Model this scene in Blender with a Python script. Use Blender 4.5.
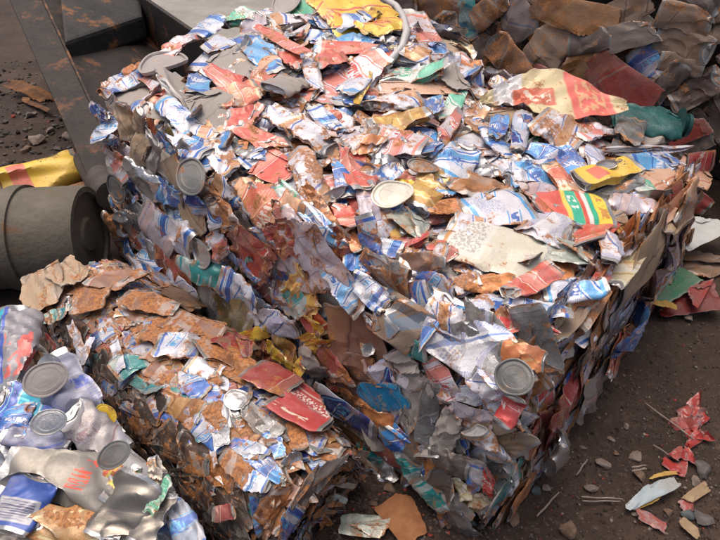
import bpy, bmesh, math, random
import numpy as np
from mathutils import Vector, Matrix

for _o in list(bpy.data.objects):
    bpy.data.objects.remove(_o)
S = bpy.context.scene
COL = S.collection

# ------------------------------------------------------------------ camera
CAM_H = 1.25
PITCH = math.radians(40.03)
FPX = 564.0                       # focal length in units of a 720 px wide frame
cam_d = bpy.data.cameras.new('camera')
cam = bpy.data.objects.new('camera', cam_d)
COL.objects.link(cam)
cam.location = (0, 0, CAM_H)
cam.rotation_euler = (math.pi / 2 - PITCH, 0, 0)
cam_d.sensor_fit = 'HORIZONTAL'
cam_d.sensor_width = 36.0
cam_d.lens = 36.0 * FPX / 720.0
cam_d.clip_start = 0.02
cam_d.clip_end = 500
S.camera = cam

# ------------------------------------------------------------------ sky and sun (bright overcast)
W = bpy.data.worlds.new('World')
S.world = W
W.use_nodes = True
wn = W.node_tree
bg = wn.nodes['Background']
sky = wn.nodes.new('ShaderNodeTexSky')
sky.sky_type = 'NISHITA'
sky.sun_disc = False
SUN_EL, SUN_AZ = math.radians(76), math.radians(-40)   # azimuth measured from +y towards +x
sky.sun_elevation = SUN_EL
sky.sun_rotation = SUN_AZ
sky.air_density = 0.7
sky.dust_density = 9.0
sky.ozone_density = 0.3
wn.links.new(sky.outputs['Color'], bg.inputs['Color'])
bg.inputs['Strength'].default_value = 0.15
sun_d = bpy.data.lights.new('sun', 'SUN')
sun_d.energy = 0.7
sun_d.angle = math.radians(80)
sun_d.color = (1.0, 0.93, 0.83)
sun = bpy.data.objects.new('sun', sun_d)
COL.objects.link(sun)
_sd = Vector((math.sin(SUN_AZ) * math.cos(SUN_EL), math.cos(SUN_AZ) * math.cos(SUN_EL), math.sin(SUN_EL)))
sun.rotation_euler = _sd.to_track_quat('Z', 'Y').to_euler()
sun.location = (-2, 2, 5)
S.view_settings.view_transform = 'Standard'
S.view_settings.look = 'None'
S.view_settings.gamma = 1.0
S.view_settings.use_curve_mapping = False
S.view_settings.exposure = 0.12
S.render.engine = 'CYCLES'
S.cycles.max_bounces = 5
S.cycles.diffuse_bounces = 2
S.cycles.glossy_bounces = 2

# ------------------------------------------------------------------ small helpers
def cam_ray(x, y):
    dx, du = (x - 360) / FPX, (270 - y) / FPX
    c, s = math.cos(PITCH), math.sin(PITCH)
    return np.array([dx, c + du * s, -s + du * c])
def at(x, y, z=0.0):
    """world point at height z seen at photo position x, y"""
    d = cam_ray(x, y)
    t = (z - CAM_H) / d[2]
    return np.array([0, 0, CAM_H]) + d * t
def nrm(v):
    v = np.asarray(v, float)
    return v / (np.linalg.norm(v) + 1e-12)
def link(o):
    COL.objects.link(o)
    return o
def tag(o, label=None, cat=None, group=None, kind=None):
    if label: o['label'] = label
    if cat: o['category'] = cat
    if group: o['group'] = group
    if kind: o['kind'] = kind
    return o
def empty(name, loc):
    o = bpy.data.objects.new(name, None)
    o.empty_display_size = 0.05
    o.location = loc
    return link(o)
def mesh_from(name, V, F, uv=None, midx=None, mats=(), sharp=None, crease=None, smooth=True):
    me = bpy.data.meshes.new(name)
    me.from_pydata([tuple(v) for v in V], [], [tuple(f) for f in F])
    for m in mats: me.materials.append(m)
    if midx is not None:
        me.polygons.foreach_set('material_index', np.asarray(midx, dtype=np.int32))
    if smooth:
        me.polygons.foreach_set('use_smooth', np.ones(len(me.polygons), dtype=bool))
        if sharp: me.set_sharp_from_angle(angle=math.radians(sharp))
    if uv is not None:
        lay = me.uv_layers.new(name='UVMap')
        lay.data.foreach_set('uv', np.asarray(uv, dtype=np.float32).ravel())
    if crease is not None:
        a = me.attributes.new('crease', 'FLOAT', 'POINT')
        a.data.foreach_set('value', np.asarray(crease, dtype=np.float32))
    me.update()
    return me

# ------------------------------------------------------------------ crumpled tin geometry
def tri(s):
    return 4 * np.abs(s - np.floor(s + 0.5)) - 1
def crumple(seed, nU=30, body=18, L=0.12, R=0.033, flat=0.3, caps=True, buckle=0.0, dents=3, waves=2,
            wave_amp=0.006, lam=(.035, .075), bend=0.0, twist=0.0, cuts=1, fold=0.0, jag=0.0):
    """a crushed can (caps) or a flattened/torn tin wall (no caps); long axis X, thin axis Z,
    scaled to a 1 x 1 footprint; returns V, F, uv per loop, material index, crease"""
    g = np.random.default_rng(seed)
    prof = []          # (x, r, v, mat)
    if caps:
        e = L / 2
        prof += [(-e + .007, .02 * R, 0, 1), (-e + .006, .5 * R, 0, 1), (-e + .008, .74 * R, 0, 1), (-e + .0005, .80 * R, 0, 1),
                 (-e, .88 * R, .0, 1)]
        for i in range(body + 1):
            v = i / body
            rr = R * (0.9 + 0.1 * min(1, min(v, 1 - v) / 0.10))
            prof.append((-e + .003 + v * (L - .006), rr, v, 0))
        prof += [(e, .88 * R, 1, 1), (e - .0005, .80 * R, 1, 1), (e - .006, .74 * R, 1, 1), (e - .005, .5 * R, 1, 1), (e - .005, .02 * R, 1, 1)]
    else:
        for i in range(body + 1):
            v = i / body
            prof.append((-L / 2 + v * L, R, v, 0))
    n = len(prof)
    th = np.arange(nU) / nU * 2 * np.pi
    P = np.zeros((n, nU, 3))
    jg = g.normal(size=(2, nU)) * jag
    jg = (jg + np.roll(jg, 1, 1)) / 1.4
    for i, (x, r, v, m) in enumerate(prof):
        rr = r
        if buckle and m == 0:
            k, mm = 3.5, 5
            q = tri(k * v + mm * th / 2 / np.pi) + tri(k * v - mm * th / 2 / np.pi)
            rr = r * (1 + buckle * q * min(1, 5 * min(v, 1 - v) + .1))
        xx = x + (jg[0] * L * (1 - v) ** 2 + jg[1] * L * v ** 2 if jag else 0)
        P[i, :, 0] = xx; P[i, :, 1] = rr * np.cos(th); P[i, :, 2] = rr * np.sin(th)
    P = P.reshape(-1, 3)
    # mirrored dents: the wall snaps through a plane, leaving a crisp rim
    for _ in range(dents):
        a = g.uniform(0, 2 * np.pi)
        if g.random() < .5:
            nv = nrm([g.uniform(-.8, .8), math.cos(a), math.sin(a)])
            d = P @ nv
            t = d.max() - g.uniform(.25, .7) * R
            k = d > t
            P[k] -= np.outer((d[k] - t) * g.uniform(1.3, 2.0), nv)
        else:
            c = np.array([g.uniform(-.5, .5) * L, 1.5 * R * math.cos(a), 1.5 * R * math.sin(a)])
            rad = R * g.uniform(.8, 1.15)
            q = P - c
            l = np.linalg.norm(q, axis=1)
            k = l < rad
            P[k] = c + q[k] / l[k][:, None] * rad
    P[:, 2] *= flat
    P[:, 1] *= 1 + .5 * (1 - flat)
    # corner cuts: edges folded over
    for _ in range(cuts):
        a = g.uniform(0, 2 * np.pi)
        nv = np.array([math.cos(a), math.sin(a), 0])
        d = P @ nv
        t = d.max() * g.uniform(.55, .85)
        k = d > t
        P[k] -= np.outer((d[k] - t) * 1.9, nv)
        P[k, 2] += (d[k] - t) * .25 + .002
    for _ in range(waves):
        a = g.uniform(0, np.pi)
        la = g.uniform(*lam)
        s = P[:, 0] * math.cos(a) + P[:, 1] * math.sin(a)
        c2 = -P[:, 0] * math.sin(a) + P[:, 1] * math.cos(a)
        s = s + .28 * la * np.sin(c2 * g.uniform(25, 60) + g.uniform(0, 6)) + .2 * la * np.sin(s * g.uniform(40, 90) + g.uniform(0, 6))
        msk = .35 + .65 * (.5 + .5 * np.sin(P[:, 0] * g.uniform(20, 50) + P[:, 1] * g.uniform(-50, 50) + g.uniform(0, 6)))
        amp = wave_amp * g.uniform(.5, 1.3) * min(1, la / .04)
        w = tri(s / la + g.random())
        P[:, 2] += amp * w * msk
        P[:, 1] += .25 * amp * tri(s / la * .5 + g.random())
    if fold:
        x0 = g.uniform(-.15, .15) * L
        ph = g.uniform(-.5, .5)
        s = P[:, 0] + P[:, 1] * ph - x0
        k = s > 0
        b = fold
        P[k, 0] += s[k] * (math.cos(b) - 1)
        P[k, 2] += s[k] * math.sin(b)
    if bend:
        ang = bend * P[:, 0] / L
        z = P[:, 2].copy(); r0 = L / bend
        P[:, 0] = np.sin(ang) * (r0 - z); P[:, 2] = r0 - np.cos(ang) * (r0 - z)
    if twist:
        ang = twist * P[:, 0] / L
        y, z = P[:, 1].copy(), P[:, 2].copy()
        P[:, 1] = y * np.cos(ang) - z * np.sin(ang); P[:, 2] = y * np.sin(ang) + z * np.cos(ang)
    # small wrinkles
    for _ in range(3):
        kv = g.normal(size=3) * 130
        P += np.outer(np.sin(P @ kv + g.uniform(0, 6)), g.normal(size=3)) * .0007
    lo, hi = P.min(0), P.max(0)
    P -= (lo + hi) / 2
    ex = hi - lo
    P[:, 0] /= ex[0]; P[:, 1] /= ex[1]; P[:, 2] /= ex[1]     # thickness relative to width
    F, UV, M = [], [], []
    for i in range(n - 1):
        va, vb = prof[i][2], prof[i + 1][2]
        m = 1 if (prof[i][3] or prof[i + 1][3] or (caps and (vb < .045 or va > .955))) else 0
        for j in range(nU):
            j2 = (j + 1) % nU
            F.append((i * nU + j, i * nU + j2, (i + 1) * nU + j2, (i + 1) * nU + j))
            ua, ub = j / nU, (j + 1) / nU
            UV += [(ua, va), (ub, va), (ub, vb), (ua, vb)]
            M.append(m)
    Fa = np.array(F)
    fn = np.cross(P[Fa[:, 2]] - P[Fa[:, 0]], P[Fa[:, 3]] - P[Fa[:, 1]])
    fn /= np.linalg.norm(fn, axis=1)[:, None] + 1e-12
    acc = np.zeros_like(P); cnt = np.zeros(len(P))
    for k in range(4):
        np.add.at(acc, Fa[:, k], fn); np.add.at(cnt, Fa[:, k], 1)
    cr = np.clip((1 - np.linalg.norm(acc, axis=1) / np.maximum(cnt, 1)) * 3, 0, 1)
    return P, Fa, np.array(UV), np.array(M), cr

# ------------------------------------------------------------------ materials
class NT:
    """tiny node-tree writer: every call returns an output socket"""
    def __init__(s, tree): s.t = tree
    def n(s, typ, **kw):
        nd = s.t.nodes.new('ShaderNode' + typ)
        for k, v in kw.items(): setattr(nd, k, v)
        return nd
    def put(s, sock, v):
        if isinstance(v, bpy.types.NodeSocket): s.t.links.new(v, sock)
        elif isinstance(v, (tuple, list)) and len(v) == 3 and sock.type == 'RGBA': sock.default_value = (*v, 1)
        else: sock.default_value = v
    def m(s, op, a, b=0.0, c=0.0, clamp=False):
        nd = s.n('Math', operation=op, use_clamp=clamp)
        for i, v in enumerate((a, b, c)): s.put(nd.inputs[i], v)
        return nd.outputs[0]
    def vm(s, op, a, b=(0, 0, 0)):
        nd = s.n('VectorMath', operation=op)
        s.put(nd.inputs[0], a)
        if op == 'SCALE': s.put(nd.inputs['Scale'], b)
        else: s.put(nd.inputs[1], b)
        return nd.outputs[0]
    def step(s, x, lo, hi):
        nd = s.n('MapRange', interpolation_type='SMOOTHSTEP')
        for k, v in zip(('Value', 'From Min', 'From Max'), (x, lo, hi)): s.put(nd.inputs[k], v)
        return nd.outputs[0]
    def mix(s, f, a, b, mode='MIX'):
        nd = s.n('Mix', data_type='RGBA', blend_type=mode)
        s.put(nd.inputs[0], f); s.put(nd.inputs[6], a); s.put(nd.inputs[7], b)
        return nd.outputs[2]
    def noise(s, vec, scale, detail=4, rough=.55, w=None, dist=0.0):
        nd = s.n('TexNoise', noise_dimensions='3D')
        if w is not None: vec = s.vm('ADD', vec, s.comb(0.0, 0.0, w))
        s.put(nd.inputs['Vector'], vec); s.put(nd.inputs['Scale'], scale)
        nd.inputs['Detail'].default_value = detail; nd.inputs['Roughness'].default_value = rough
        nd.inputs['Distortion'].default_value = dist
        return nd.outputs[0]
    def xyz(s, v):
        nd = s.n('SeparateXYZ'); s.put(nd.inputs[0], v); return nd.outputs
    def comb(s, x, y, z=0.0):
        nd = s.n('CombineXYZ')
        for i, v in enumerate((x, y, z)): s.put(nd.inputs[i], v)
        return nd.outputs[0]
    def bump(s, h, strength, dist=.002):
        nd = s.n('Bump'); s.put(nd.inputs['Height'], h); s.put(nd.inputs['Strength'], strength)
        nd.inputs['Distance'].default_value = dist
        return nd.outputs[0]
def new_mat(name):
    m = bpy.data.materials.new(name); m.use_nodes = True
    t = NT(m.node_tree)
    return m, t, m.node_tree.nodes['Principled BSDF']

# one shared group: surface ageing (scuffs, rust, dust) laid over a printed colour
def build_age_group():
    g = bpy.data.node_groups.new('tin_ageing', 'ShaderNodeTree')
    I = g.interface
    for nm, ty, dv in (('Print', 'NodeSocketColor', (.5, .5, .5, 1)), ('Rust', 'NodeSocketFloat', .3), ('Dust', 'NodeSocketFloat', .3),
                       ('DustColor', 'NodeSocketColor', (.30, .26, .22, 1)), ('Metal', 'NodeSocketFloat', .1), ('Gloss', 'NodeSocketFloat', .35), ('Crinkle', 'NodeSocketFloat', .3)):
        k = I.new_socket(nm, in_out='INPUT', socket_type=ty); k.default_value = dv
    I.new_socket('BSDF', in_out='OUTPUT', socket_type='NodeSocketShader')
    t = NT(g)
    gi = g.nodes.new('NodeGroupInput').outputs; go = g.nodes.new('NodeGroupOutput')
    pos = t.n('NewGeometry').outputs['Position']
    rnd = t.n('ObjectInfo').outputs['Random']
    w = t.m('MULTIPLY', rnd, 37.0)
    cr = t.n('Attribute', attribute_name='crease').outputs['Fac']
    # worn ink on creases
    n0 = t.noise(pos, 160, 2, .6)
    scuff = t.step(t.m('ADD', t.m('MULTIPLY', cr, .55), t.m('MULTIPLY', n0, .6)), .47, .66)
    col = t.mix(t.m('MULTIPLY', scuff, .38), gi['Print'], (.55, .53, .52))
    # fading
    n3 = t.noise(pos, 11, 4, .6, w)
    col = t.mix(t.m('MULTIPLY', t.step(n3, .40, .66), .10), col, (.62, .59, .58))
    # rust: broad blotches with ragged rims, spots, and streaks along creases
    n1 = t.noise(pos, 26, 5, .62, w)
    n2 = t.noise(pos, 140, 2, .6)
    rv = t.m('ADD', t.m('ADD', n1, t.m('MULTIPLY', t.m('SUBTRACT', n2, .5), .35)), t.m('MULTIPLY', cr, .16))
    rv = t.m('ADD', rv, t.m('MULTIPLY', t.m('SUBTRACT', rnd, .5), .10))
    thr = t.m('SUBTRACT', .78, t.m('MULTIPLY', gi['Rust'], .46))
    rust = t.step(rv, thr, t.m('ADD', thr, .075))
    halo = t.step(rv, t.m('SUBTRACT', thr, .07), t.m('ADD', thr, .05))
    rc = t.mix(t.step(n0, .36, .64), (.47, .185, .052), (.20, .075, .028))
    col = t.mix(t.m('MULTIPLY', halo, .55), col, t.mix(.35, col, (.52, .22, .07)))
    col = t.mix(t.m('MULTIPLY', halo, .30), col, (.50, .24, .09))
    col = t.mix(t.m('MULTIPLY', rust, .85), col, rc)
    # dust and dried mud, also a thin grime film
    n4 = t.noise(pos, 300, 2, .7)
    dv = t.m('ADD', t.m('ADD', n3, t.m('MULTIPLY', t.m('SUBTRACT', n4, .5), .5)), t.m('MULTIPLY', t.m('SUBTRACT', gi['Dust'], .5), .7))
    dust = t.step(dv, .40, .68)
    col = t.mix(t.m('MULTIPLY', dust, .64), col, gi['DustColor'])
    spk = t.step(n4, .66, .74)
    col = t.mix(t.m('MULTIPLY', spk, .5), col, (.13, .10, .08))
    b = t.n('BsdfPrincipled')
    t.put(b.inputs['Base Color'], col)
    cover = t.m('MAXIMUM', rust, dust)
    rough = t.m('ADD', t.m('MULTIPLY', cover, t.m('SUBTRACT', .72, gi['Gloss'])), gi['Gloss'])
    rough = t.m('ADD', rough, t.m('MULTIPLY', t.m('SUBTRACT', n0, .5), .25))
    t.put(b.inputs['Roughness'], rough)
    t.put(b.inputs['Metallic'], t.m('MULTIPLY', t.m('SUBTRACT', 1.0, cover), t.m('MAXIMUM', gi['Metal'], t.m('MULTIPLY', scuff, .5))))
    # fine crinkles and rust relief
    nb = t.noise(pos, 75, 4, .62)
    t.put(b.inputs['Normal'], t.bump(nb, gi['Crinkle'], .005))
    t.t.links.new(b.outputs[0], go.inputs['BSDF'])
    return g
AGE = build_age_group()
def finish(m, t, col, rust, dust, metal, gloss, dcol=None, crinkle=.28):
    nd = t.n('Group'); nd.node_tree = AGE
    t.put(nd.inputs['Print'], col)
    nd.inputs['Rust'].default_value = rust; nd.inputs['Dust'].default_value = dust
    nd.inputs['Metal'].default_value = metal; nd.inputs['Gloss'].default_value = gloss
    nd.inputs['Crinkle'].default_value = crinkle
    if dcol: nd.inputs['DustColor'].default_value = (*dcol, 1)
    for k in list(m.node_tree.nodes):
        if k.type == 'BSDF_PRINCIPLED': m.node_tree.nodes.remove(k)
    out = [k for k in m.node_tree.nodes if k.type == 'OUTPUT_MATERIAL'][0]
    m.node_tree.links.new(nd.outputs[0], out.inputs['Surface'])
    return m
MAT = {}
def label_mat(key, A, B, C, prt=.5, text=.5, rust=.3, dust=.3, metal=.14, gloss=.27, band=True, dcol=None, stripe=None, badge=None, crinkle=.28):
    """printed can: ground colour A, big shapes B, small marks and fine print C, rings at both ends"""
    m, t, _ = new_mat('printed_tin_' + key)
    if stripe is None:
        gs = random.Random(key); stripe = gs.choice([(2.2, 0.0), (1.6, 1.2), (1.1, 2.0), (.7, 2.0), (3.0, .0), (1.5, -1.2)])
    uv = t.n('TexCoord').outputs['UV']
    u, v, _z = t.xyz(uv)
    rnd = t.n('ObjectInfo').outputs['Random']
    w = t.m('MULTIPLY', rnd, 53.0)
    col = A
    if prt > 0:
        # slanted or level colour fields with straight edges
        k1, k2 = stripe
        d = t.m('ADD', t.m('ADD', t.m('MULTIPLY', v, k1), t.m('MULTIPLY', u, k2)), t.m('MULTIPLY', rnd, 7.0))
        saw = t.m('PINGPONG', d, 1.0)
        th = 1.0 - .55 * prt
        col = t.mix(t.step(saw, th, th + .02), col, B)
        col = t.mix(t.m('MULTIPLY', t.step(saw, th - .10, th - .09), t.m('SUBTRACT', 1.0, t.step(saw, th - .05, th - .04))), col, C)
        if badge is not False:
            # oval badge on each side, with a ring and broken marks inside
            bx = t.m('SUBTRACT', t.m('FRACT', t.m('ADD', t.m('MULTIPLY', u, 2.0), t.m('MULTIPLY', rnd, 3.0))), .5)
            by = t.m('MULTIPLY', t.m('SUBTRACT', v, t.m('ADD', .38, t.m('MULTIPLY', t.m('FRACT', t.m('MULTIPLY', rnd, 17.0)), .24))), 1.25)
            # slanted word block: tall broken strokes, none of them readable
            sl = t.m('ADD', by, t.m('MULTIPLY', bx, .35))
            blockm = t.m('MULTIPLY', t.m('SUBTRACT', 1.0, t.step(t.m('ABSOLUTE', bx), .33, .34)), t.m('SUBTRACT', 1.0, t.step(t.m('ABSOLUTE', sl), .085, .09)))
            mk = t.noise(t.comb(t.m('MULTIPLY', bx, 24.0), t.m('MULTIPLY', sl, 7.0)), 1.0, 1.5, .5, w)
            col = t.mix(t.m('MULTIPLY', blockm, t.step(mk, .47, .50)), col, C)
            rule = t.m('MULTIPLY', t.m('SUBTRACT', 1.0, t.step(t.m('ABSOLUTE', t.m('SUBTRACT', t.m('ABSOLUTE', sl), .13)), .012, .016)), t.m('SUBTRACT', 1.0, t.step(t.m('ABSOLUTE', bx), .36, .37)))
            col = t.mix(rule, col, badge or B)
    if text > 0:
        rows = t.m('MULTIPLY', v, 34.0)
        gate = t.step(t.m('FRACT', rows), .42, .5)
        cell = t.comb(t.m('MULTIPLY', u, 170.0), t.m('MULTIPLY', t.m('FLOOR', rows), 7.31))
        let = t.m('MULTIPLY', t.step(t.noise(cell, 1.0, 1, .5, w), .44, .50), .75)
        area = t.step(t.noise(t.comb(t.m('MULTIPLY', u, 2.0), v), 3.1, 0, .5, t.m('ADD', w, 4.0)), .52, .54)
        col = t.mix(t.m('MULTIPLY', t.m('MULTIPLY', gate, let), t.m('MULTIPLY', area, text)), col, C)
    if band:
        e = t.m('MINIMUM', v, t.m('SUBTRACT', 1.0, v))
        col = t.mix(t.m('MULTIPLY', t.step(e, .045, .05), t.m('SUBTRACT', 1.0, t.step(e, .10, .105))), col, B)
    MAT[key] = finish(m, t, col, rust, dust, metal, gloss, dcol, crinkle)
WH = (.68, .675, .72); LAV = (.50, .50, .62); BLU = (.05, .14, .44); SKY = (.13, .38, .68); NAV = (.02, .035, .20)
COR = (.62, .11, .08); RED = (.50, .045, .045); ORG = (.66, .25, .09); GOL = (.58, .36, .09); YEL = (.76, .52, .05)
CRM = (.68, .60, .40); TEA = (.03, .22, .21); GRN = (.08, .40, .24); SIL = (.50, .50, .51); DGR = (.15, .155, .16)
BRN = (.19, .095, .06); TAN = (.40, .29, .19); GRY = (.33, .30, .28); PCH = (.66, .43, .31); OLV = (.15, .115, .05)
label_mat('wb', WH, BLU, SKY, .34, .7, .33, .24)
label_mat('wb2', WH, SKY, BLU, .30, .7, .29, .22)
label_mat('wl', (.72, .72, .76), LAV, (.12, .20, .45), .25, .95, .36, .28, badge=False)
label_mat('wr', WH, (.62, .36, .20), BLU, .35, .4, .52, .22, badge=False)
label_mat('wc', WH, (.70, .25, .21), (.55, .08, .07), .6, .5, .38, .28)
label_mat('wg', (.70, .74, .70), (.20, .58, .42), GRN, .5, .6, .30, .25)
label_mat('wo', WH, ORG, (.7, .3, .08), .5, .4, .3, .25)
label_mat('co', COR, (.70, .27, .21), (.78, .62, .55), .4, .3, .38, .22, badge=False)
label_mat('cr', (.60, .15, .09), (.74, .42, .25), (.78, .66, .56), .5, .4, .38, .2)
label_mat('rr', (.36, .055, .04), (.22, .06, .04), (.6, .5, .42), .4, .4, .45, .3, badge=False)
label_mat('rd', RED, (.56, .10, .09), (.75, .6, .55), .3, .2, .28, .2)
label_mat('or', ORG, (.55, .18, .07), (.6, .4, .2), .5, .2, .50, .25, badge=False)
label_mat('go', GOL, (.44, .24, .07), (.7, .62, .4), .5, .4, .42, .28, badge=False)
label_mat('ye', YEL, (.70, .42, .04), (.6, .1, .05), .3, .25, .22, .15)
label_mat('bl', BLU, (.08, .30, .66), WH, .5, .5, .25, .25)
label_mat('sk', SKY, BLU, WH, .5, .5, .26, .24)
label_mat('sb', (.01, .20, .42), (.02, .30, .55), (.2, .3, .35), .3, .1, .28, .33)
label_mat('nv', NAV, (.5, .5, .58), SKY, .45, .5, .26, .3)
label_mat('te', TEA, (.35, .42, .42), (.03, .30, .33), .5, .4, .28, .3)
label_mat('gn', GRN, (.5, .6, .5), (.02, .2, .12), .35, .3, .28, .25)
label_mat('pk', (.52, .47, .53), (.60, .45, .44), (.3, .25, .35), .45, .5, .32, .33, badge=False)
label_mat('cm', CRM, (.70, .66, .55), (.5, .35, .15), .3, .3, .28, .25, badge=False)
label_mat('pt', PCH, (.62, .36, .26), (.5, .2, .12), .3, .2, .36, .25, band=False, badge=False)
label_mat('tn', TAN, (.34, .24, .15), (.25, .16, .1), .3, .1, .25, .35, gloss=.6, band=False, badge=False)
label_mat('gy', GRY, (.36, .34, .32), (.2, .19, .18), .3, .1, .18, .6, gloss=.6, band=False, badge=False)
label_mat('gg', (.30, .34, .30), (.42, .42, .36), (.2, .25, .22), .4, .3, .3, .35)
label_mat('dk', DGR, (.22, .23, .24), (.3, .28, .26), .4, .4, .28, .35, metal=.4, badge=False)
label_mat('br', BRN, (.24, .12, .075), (.1, .05, .035), .5, .1, .30, .3, gloss=.45, band=False, badge=False)
label_mat('ru', (.30, .14, .06), (.5, .45, .42), (.15, .07, .04), .5, .2, .52, .28, gloss=.45, badge=False)
label_mat('ol', OLV, (.22, .16, .06), (.08, .06, .03), .5, .2, .32, .4, badge=False)
label_mat('si', (.56, .56, .57), (.5, .5, .52), (.4, .4, .42), .2, .1, .16, .26, metal=.85, gloss=.3, band=False, badge=False)
label_mat('sbg', (.25, .23, .20), (.21, .19, .165), (.36, .3, .26), .3, .1, .14, .24, metal=.7, gloss=.36, band=False, crinkle=.12, badge=False)
label_mat('mud', (.30, .22, .16), (.10, .30, .5), (.2, .13, .09), .3, .1, .4, .72, gloss=.8, dcol=(.17, .12, .085), badge=False)
label_mat('bk', (.035, .026, .022), (.06, .04, .03), (.1, .07, .05), .4, 0, .25, .3, gloss=.5, band=False, badge=False)
# darker, rustier prints for the small bale, the bale behind and the pressed sides
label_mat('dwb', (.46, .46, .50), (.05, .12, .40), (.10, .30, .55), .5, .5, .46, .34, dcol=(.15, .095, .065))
label_mat('dru', (.20, .08, .036), (.34, .27, .24), (.13, .06, .035), .4, .2, .66, .28, gloss=.42, dcol=(.15, .09, .055), badge=False)
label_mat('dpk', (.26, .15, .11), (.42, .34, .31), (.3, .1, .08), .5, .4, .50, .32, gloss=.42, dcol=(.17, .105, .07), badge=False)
label_mat('dte', (.04, .22, .22), (.20, .26, .26), (.02, .12, .2), .5, .3, .36, .30, dcol=(.15, .1, .07))
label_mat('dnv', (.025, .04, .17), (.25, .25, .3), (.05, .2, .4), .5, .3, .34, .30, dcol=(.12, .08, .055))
label_mat('drd', (.33, .045, .04), (.30, .10, .08), (.45, .35, .3), .35, .3, .34, .26, dcol=(.17, .1, .07), badge=False)
label_mat('dbr', (.055, .032, .023), (.085, .05, .034), (.035, .022, .017), .5, .1, .32, .34, gloss=.36, band=False, dcol=(.07, .045, .034), badge=False)
label_mat('dgy', (.15, .125, .11), (.11, .09, .08), (.08, .06, .05), .4, .2, .30, .36, gloss=.4, dcol=(.11, .08, .06), badge=False)
label_mat('dtn', (.22, .14, .09), (.17, .105, .07), (.10, .06, .045), .45, .1, .36, .34, gloss=.42, band=False, dcol=(.13, .085, .06), badge=False)
label_mat('dgo', (.24, .10, .03), (.34, .18, .06), (.18, .08, .035), .5, .2, .50, .28, gloss=.4, dcol=(.15, .09, .055), badge=False)
label_mat('ktn', (.23, .15, .10), (.18, .115, .075), (.11, .07, .05), .45, 0, .30, .40, gloss=.42, band=False, dcol=(.15, .10, .07), badge=False, crinkle=.25)
label_mat('kgy', (.13, .10, .085), (.10, .078, .068), (.15, .12, .105), .4, 0, .25, .42, gloss=.4, band=False, dcol=(.12, .085, .065), badge=False, crinkle=.25)
label_mat('kgo', (.27, .13, .045), (.21, .09, .035), (.3, .16, .06), .5, 0, .40, .34, gloss=.45, band=False, dcol=(.14, .09, .06), badge=False, crinkle=.25)
label_mat('kru', (.21, .095, .045), (.16, .075, .04), (.24, .19, .165), .45, 0, .45, .36, gloss=.5, band=False, dcol=(.14, .09, .065), badge=False, crinkle=.3)
label_mat('krd', (.30, .06, .05), (.24, .085, .065), (.3, .15, .12), .4, .1, .25, .34, gloss=.42, band=False, dcol=(.10, .07, .055), badge=False, crinkle=.25)
label_mat('kpk', (.30, .23, .21), (.22, .16, .14), (.15, .15, .22), .4, .3, .3, .38, gloss=.45, band=False, dcol=(.10, .075, .06), badge=False, crinkle=.25)
label_mat('cy', (.03, .42, .58), (.04, .10, .45), WH, .45, .3, .1, .16, crinkle=.12)
label_mat('lav', (.18, .19, .265), (.22, .235, .31), (.05, .08, .32), .3, .7, .08, .2, crinkle=.15, metal=.3, gloss=.4)

def window(t, x, y, x0, x1, y0, y1, soft=.012):
    a = t.m('MULTIPLY', t.step(x, x0 - soft, x0 + soft), t.m('SUBTRACT', 1.0, t.step(x, x1 - soft, x1 + soft)))
    b = t.m('MULTIPLY', t.step(y, y0 - soft, y0 + soft), t.m('SUBTRACT', 1.0, t.step(y, y0 * 0 + y1 - soft, y1 + soft)))
    return t.m('MULTIPLY', a, b)
def strokes(t, x, y, sx, sy, seed, dens=.5):
    """broken brush-like print, no readable words"""
    n = t.noise(t.comb(t.m('MULTIPLY', x, sx), t.m('MULTIPLY', y, sy)), 1.0, 1.5, .5, float(seed), .4)
    return t.step(n, dens, dens + .03)
def layout_mat(key, base, patches, rust, dust, metal=.05, gloss=.42, crinkle=.4):
    """flat print laid out over the piece's own footprint; patches: (x0,x1,y0,y1,colour[,stroke sx,sy])"""
    m, t, _ = new_mat('printed_tin_' + key)
    gx, gy, _z = t.xyz(t.n('TexCoord').outputs['Generated'])
    col = base
    for k, p in enumerate(patches):
        f = window(t, gx, gy, *p[:4])
        if len(p) > 5: f = t.m('MULTIPLY', f, strokes(t, gx, gy, p[5], p[6], k * 3.7 + 1))
        col = t.mix(f, col, p[4])
    MAT[key] = finish(m, t, col, rust, dust, metal, gloss, None, crinkle)
layout_mat('tin', (.66, .55, .33), [(.60, .90, .0, .95, (.72, .16, .13)), (.66, .86, .15, .8, (.74, .40, .22), 22, 9), (.10, .30, .1, .9, (.74, .72, .72)),
                                   (.22, .50, .30, .62, (.58, .14, .08)), (.30, .47, .35, .57, (.76, .62, .5), 26, 14)], .46, .16)
layout_mat('zro', (.42, .055, .055), [(.16, .86, .50, .72, (.80, .66, .62), 26, 15), (.05, .95, .79, .83, (.62, .40, .36)), (.10, .70, .12, .20, (.72, .60, .50), 6, 30),
                                     (0, .06, 0, 1, (.6, .55, .45))], .24, .24)
layout_mat('trl', (.60, .10, .07), [(.36, .56, .0, 1, (.72, .56, .10)), (.42, .56, .0, 1, (.03, .40, .25)), (.62, .68, .0, 1, (.75, .7, .66)), (.68, .75, .0, 1, (.04, .42, .26)),
                                   (.75, .97, .0, 1, (.80, .62, .08)), (.80, .92, .2, .85, (.6, .3, .08), 14, 9), (.44, .53, .3, .8, (.75, .72, .68), 16, 8)], .16, .14)
layout_mat('yel', (.76, .50, .06), [(.22, .40, .2, .75, (.66, .18, .12)), (.55, .78, .45, .92, (.08, .06, .04), 30, 11)], .2, .14)
layout_mat('crr', (.25, .23, .20), [(.52, .70, .28, .66, (.72, .09, .05), 9, 26), (.60, .74, .70, .84, (.72, .10, .06), 8, 12)], .06, .24, .35, .40, .12)
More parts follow.
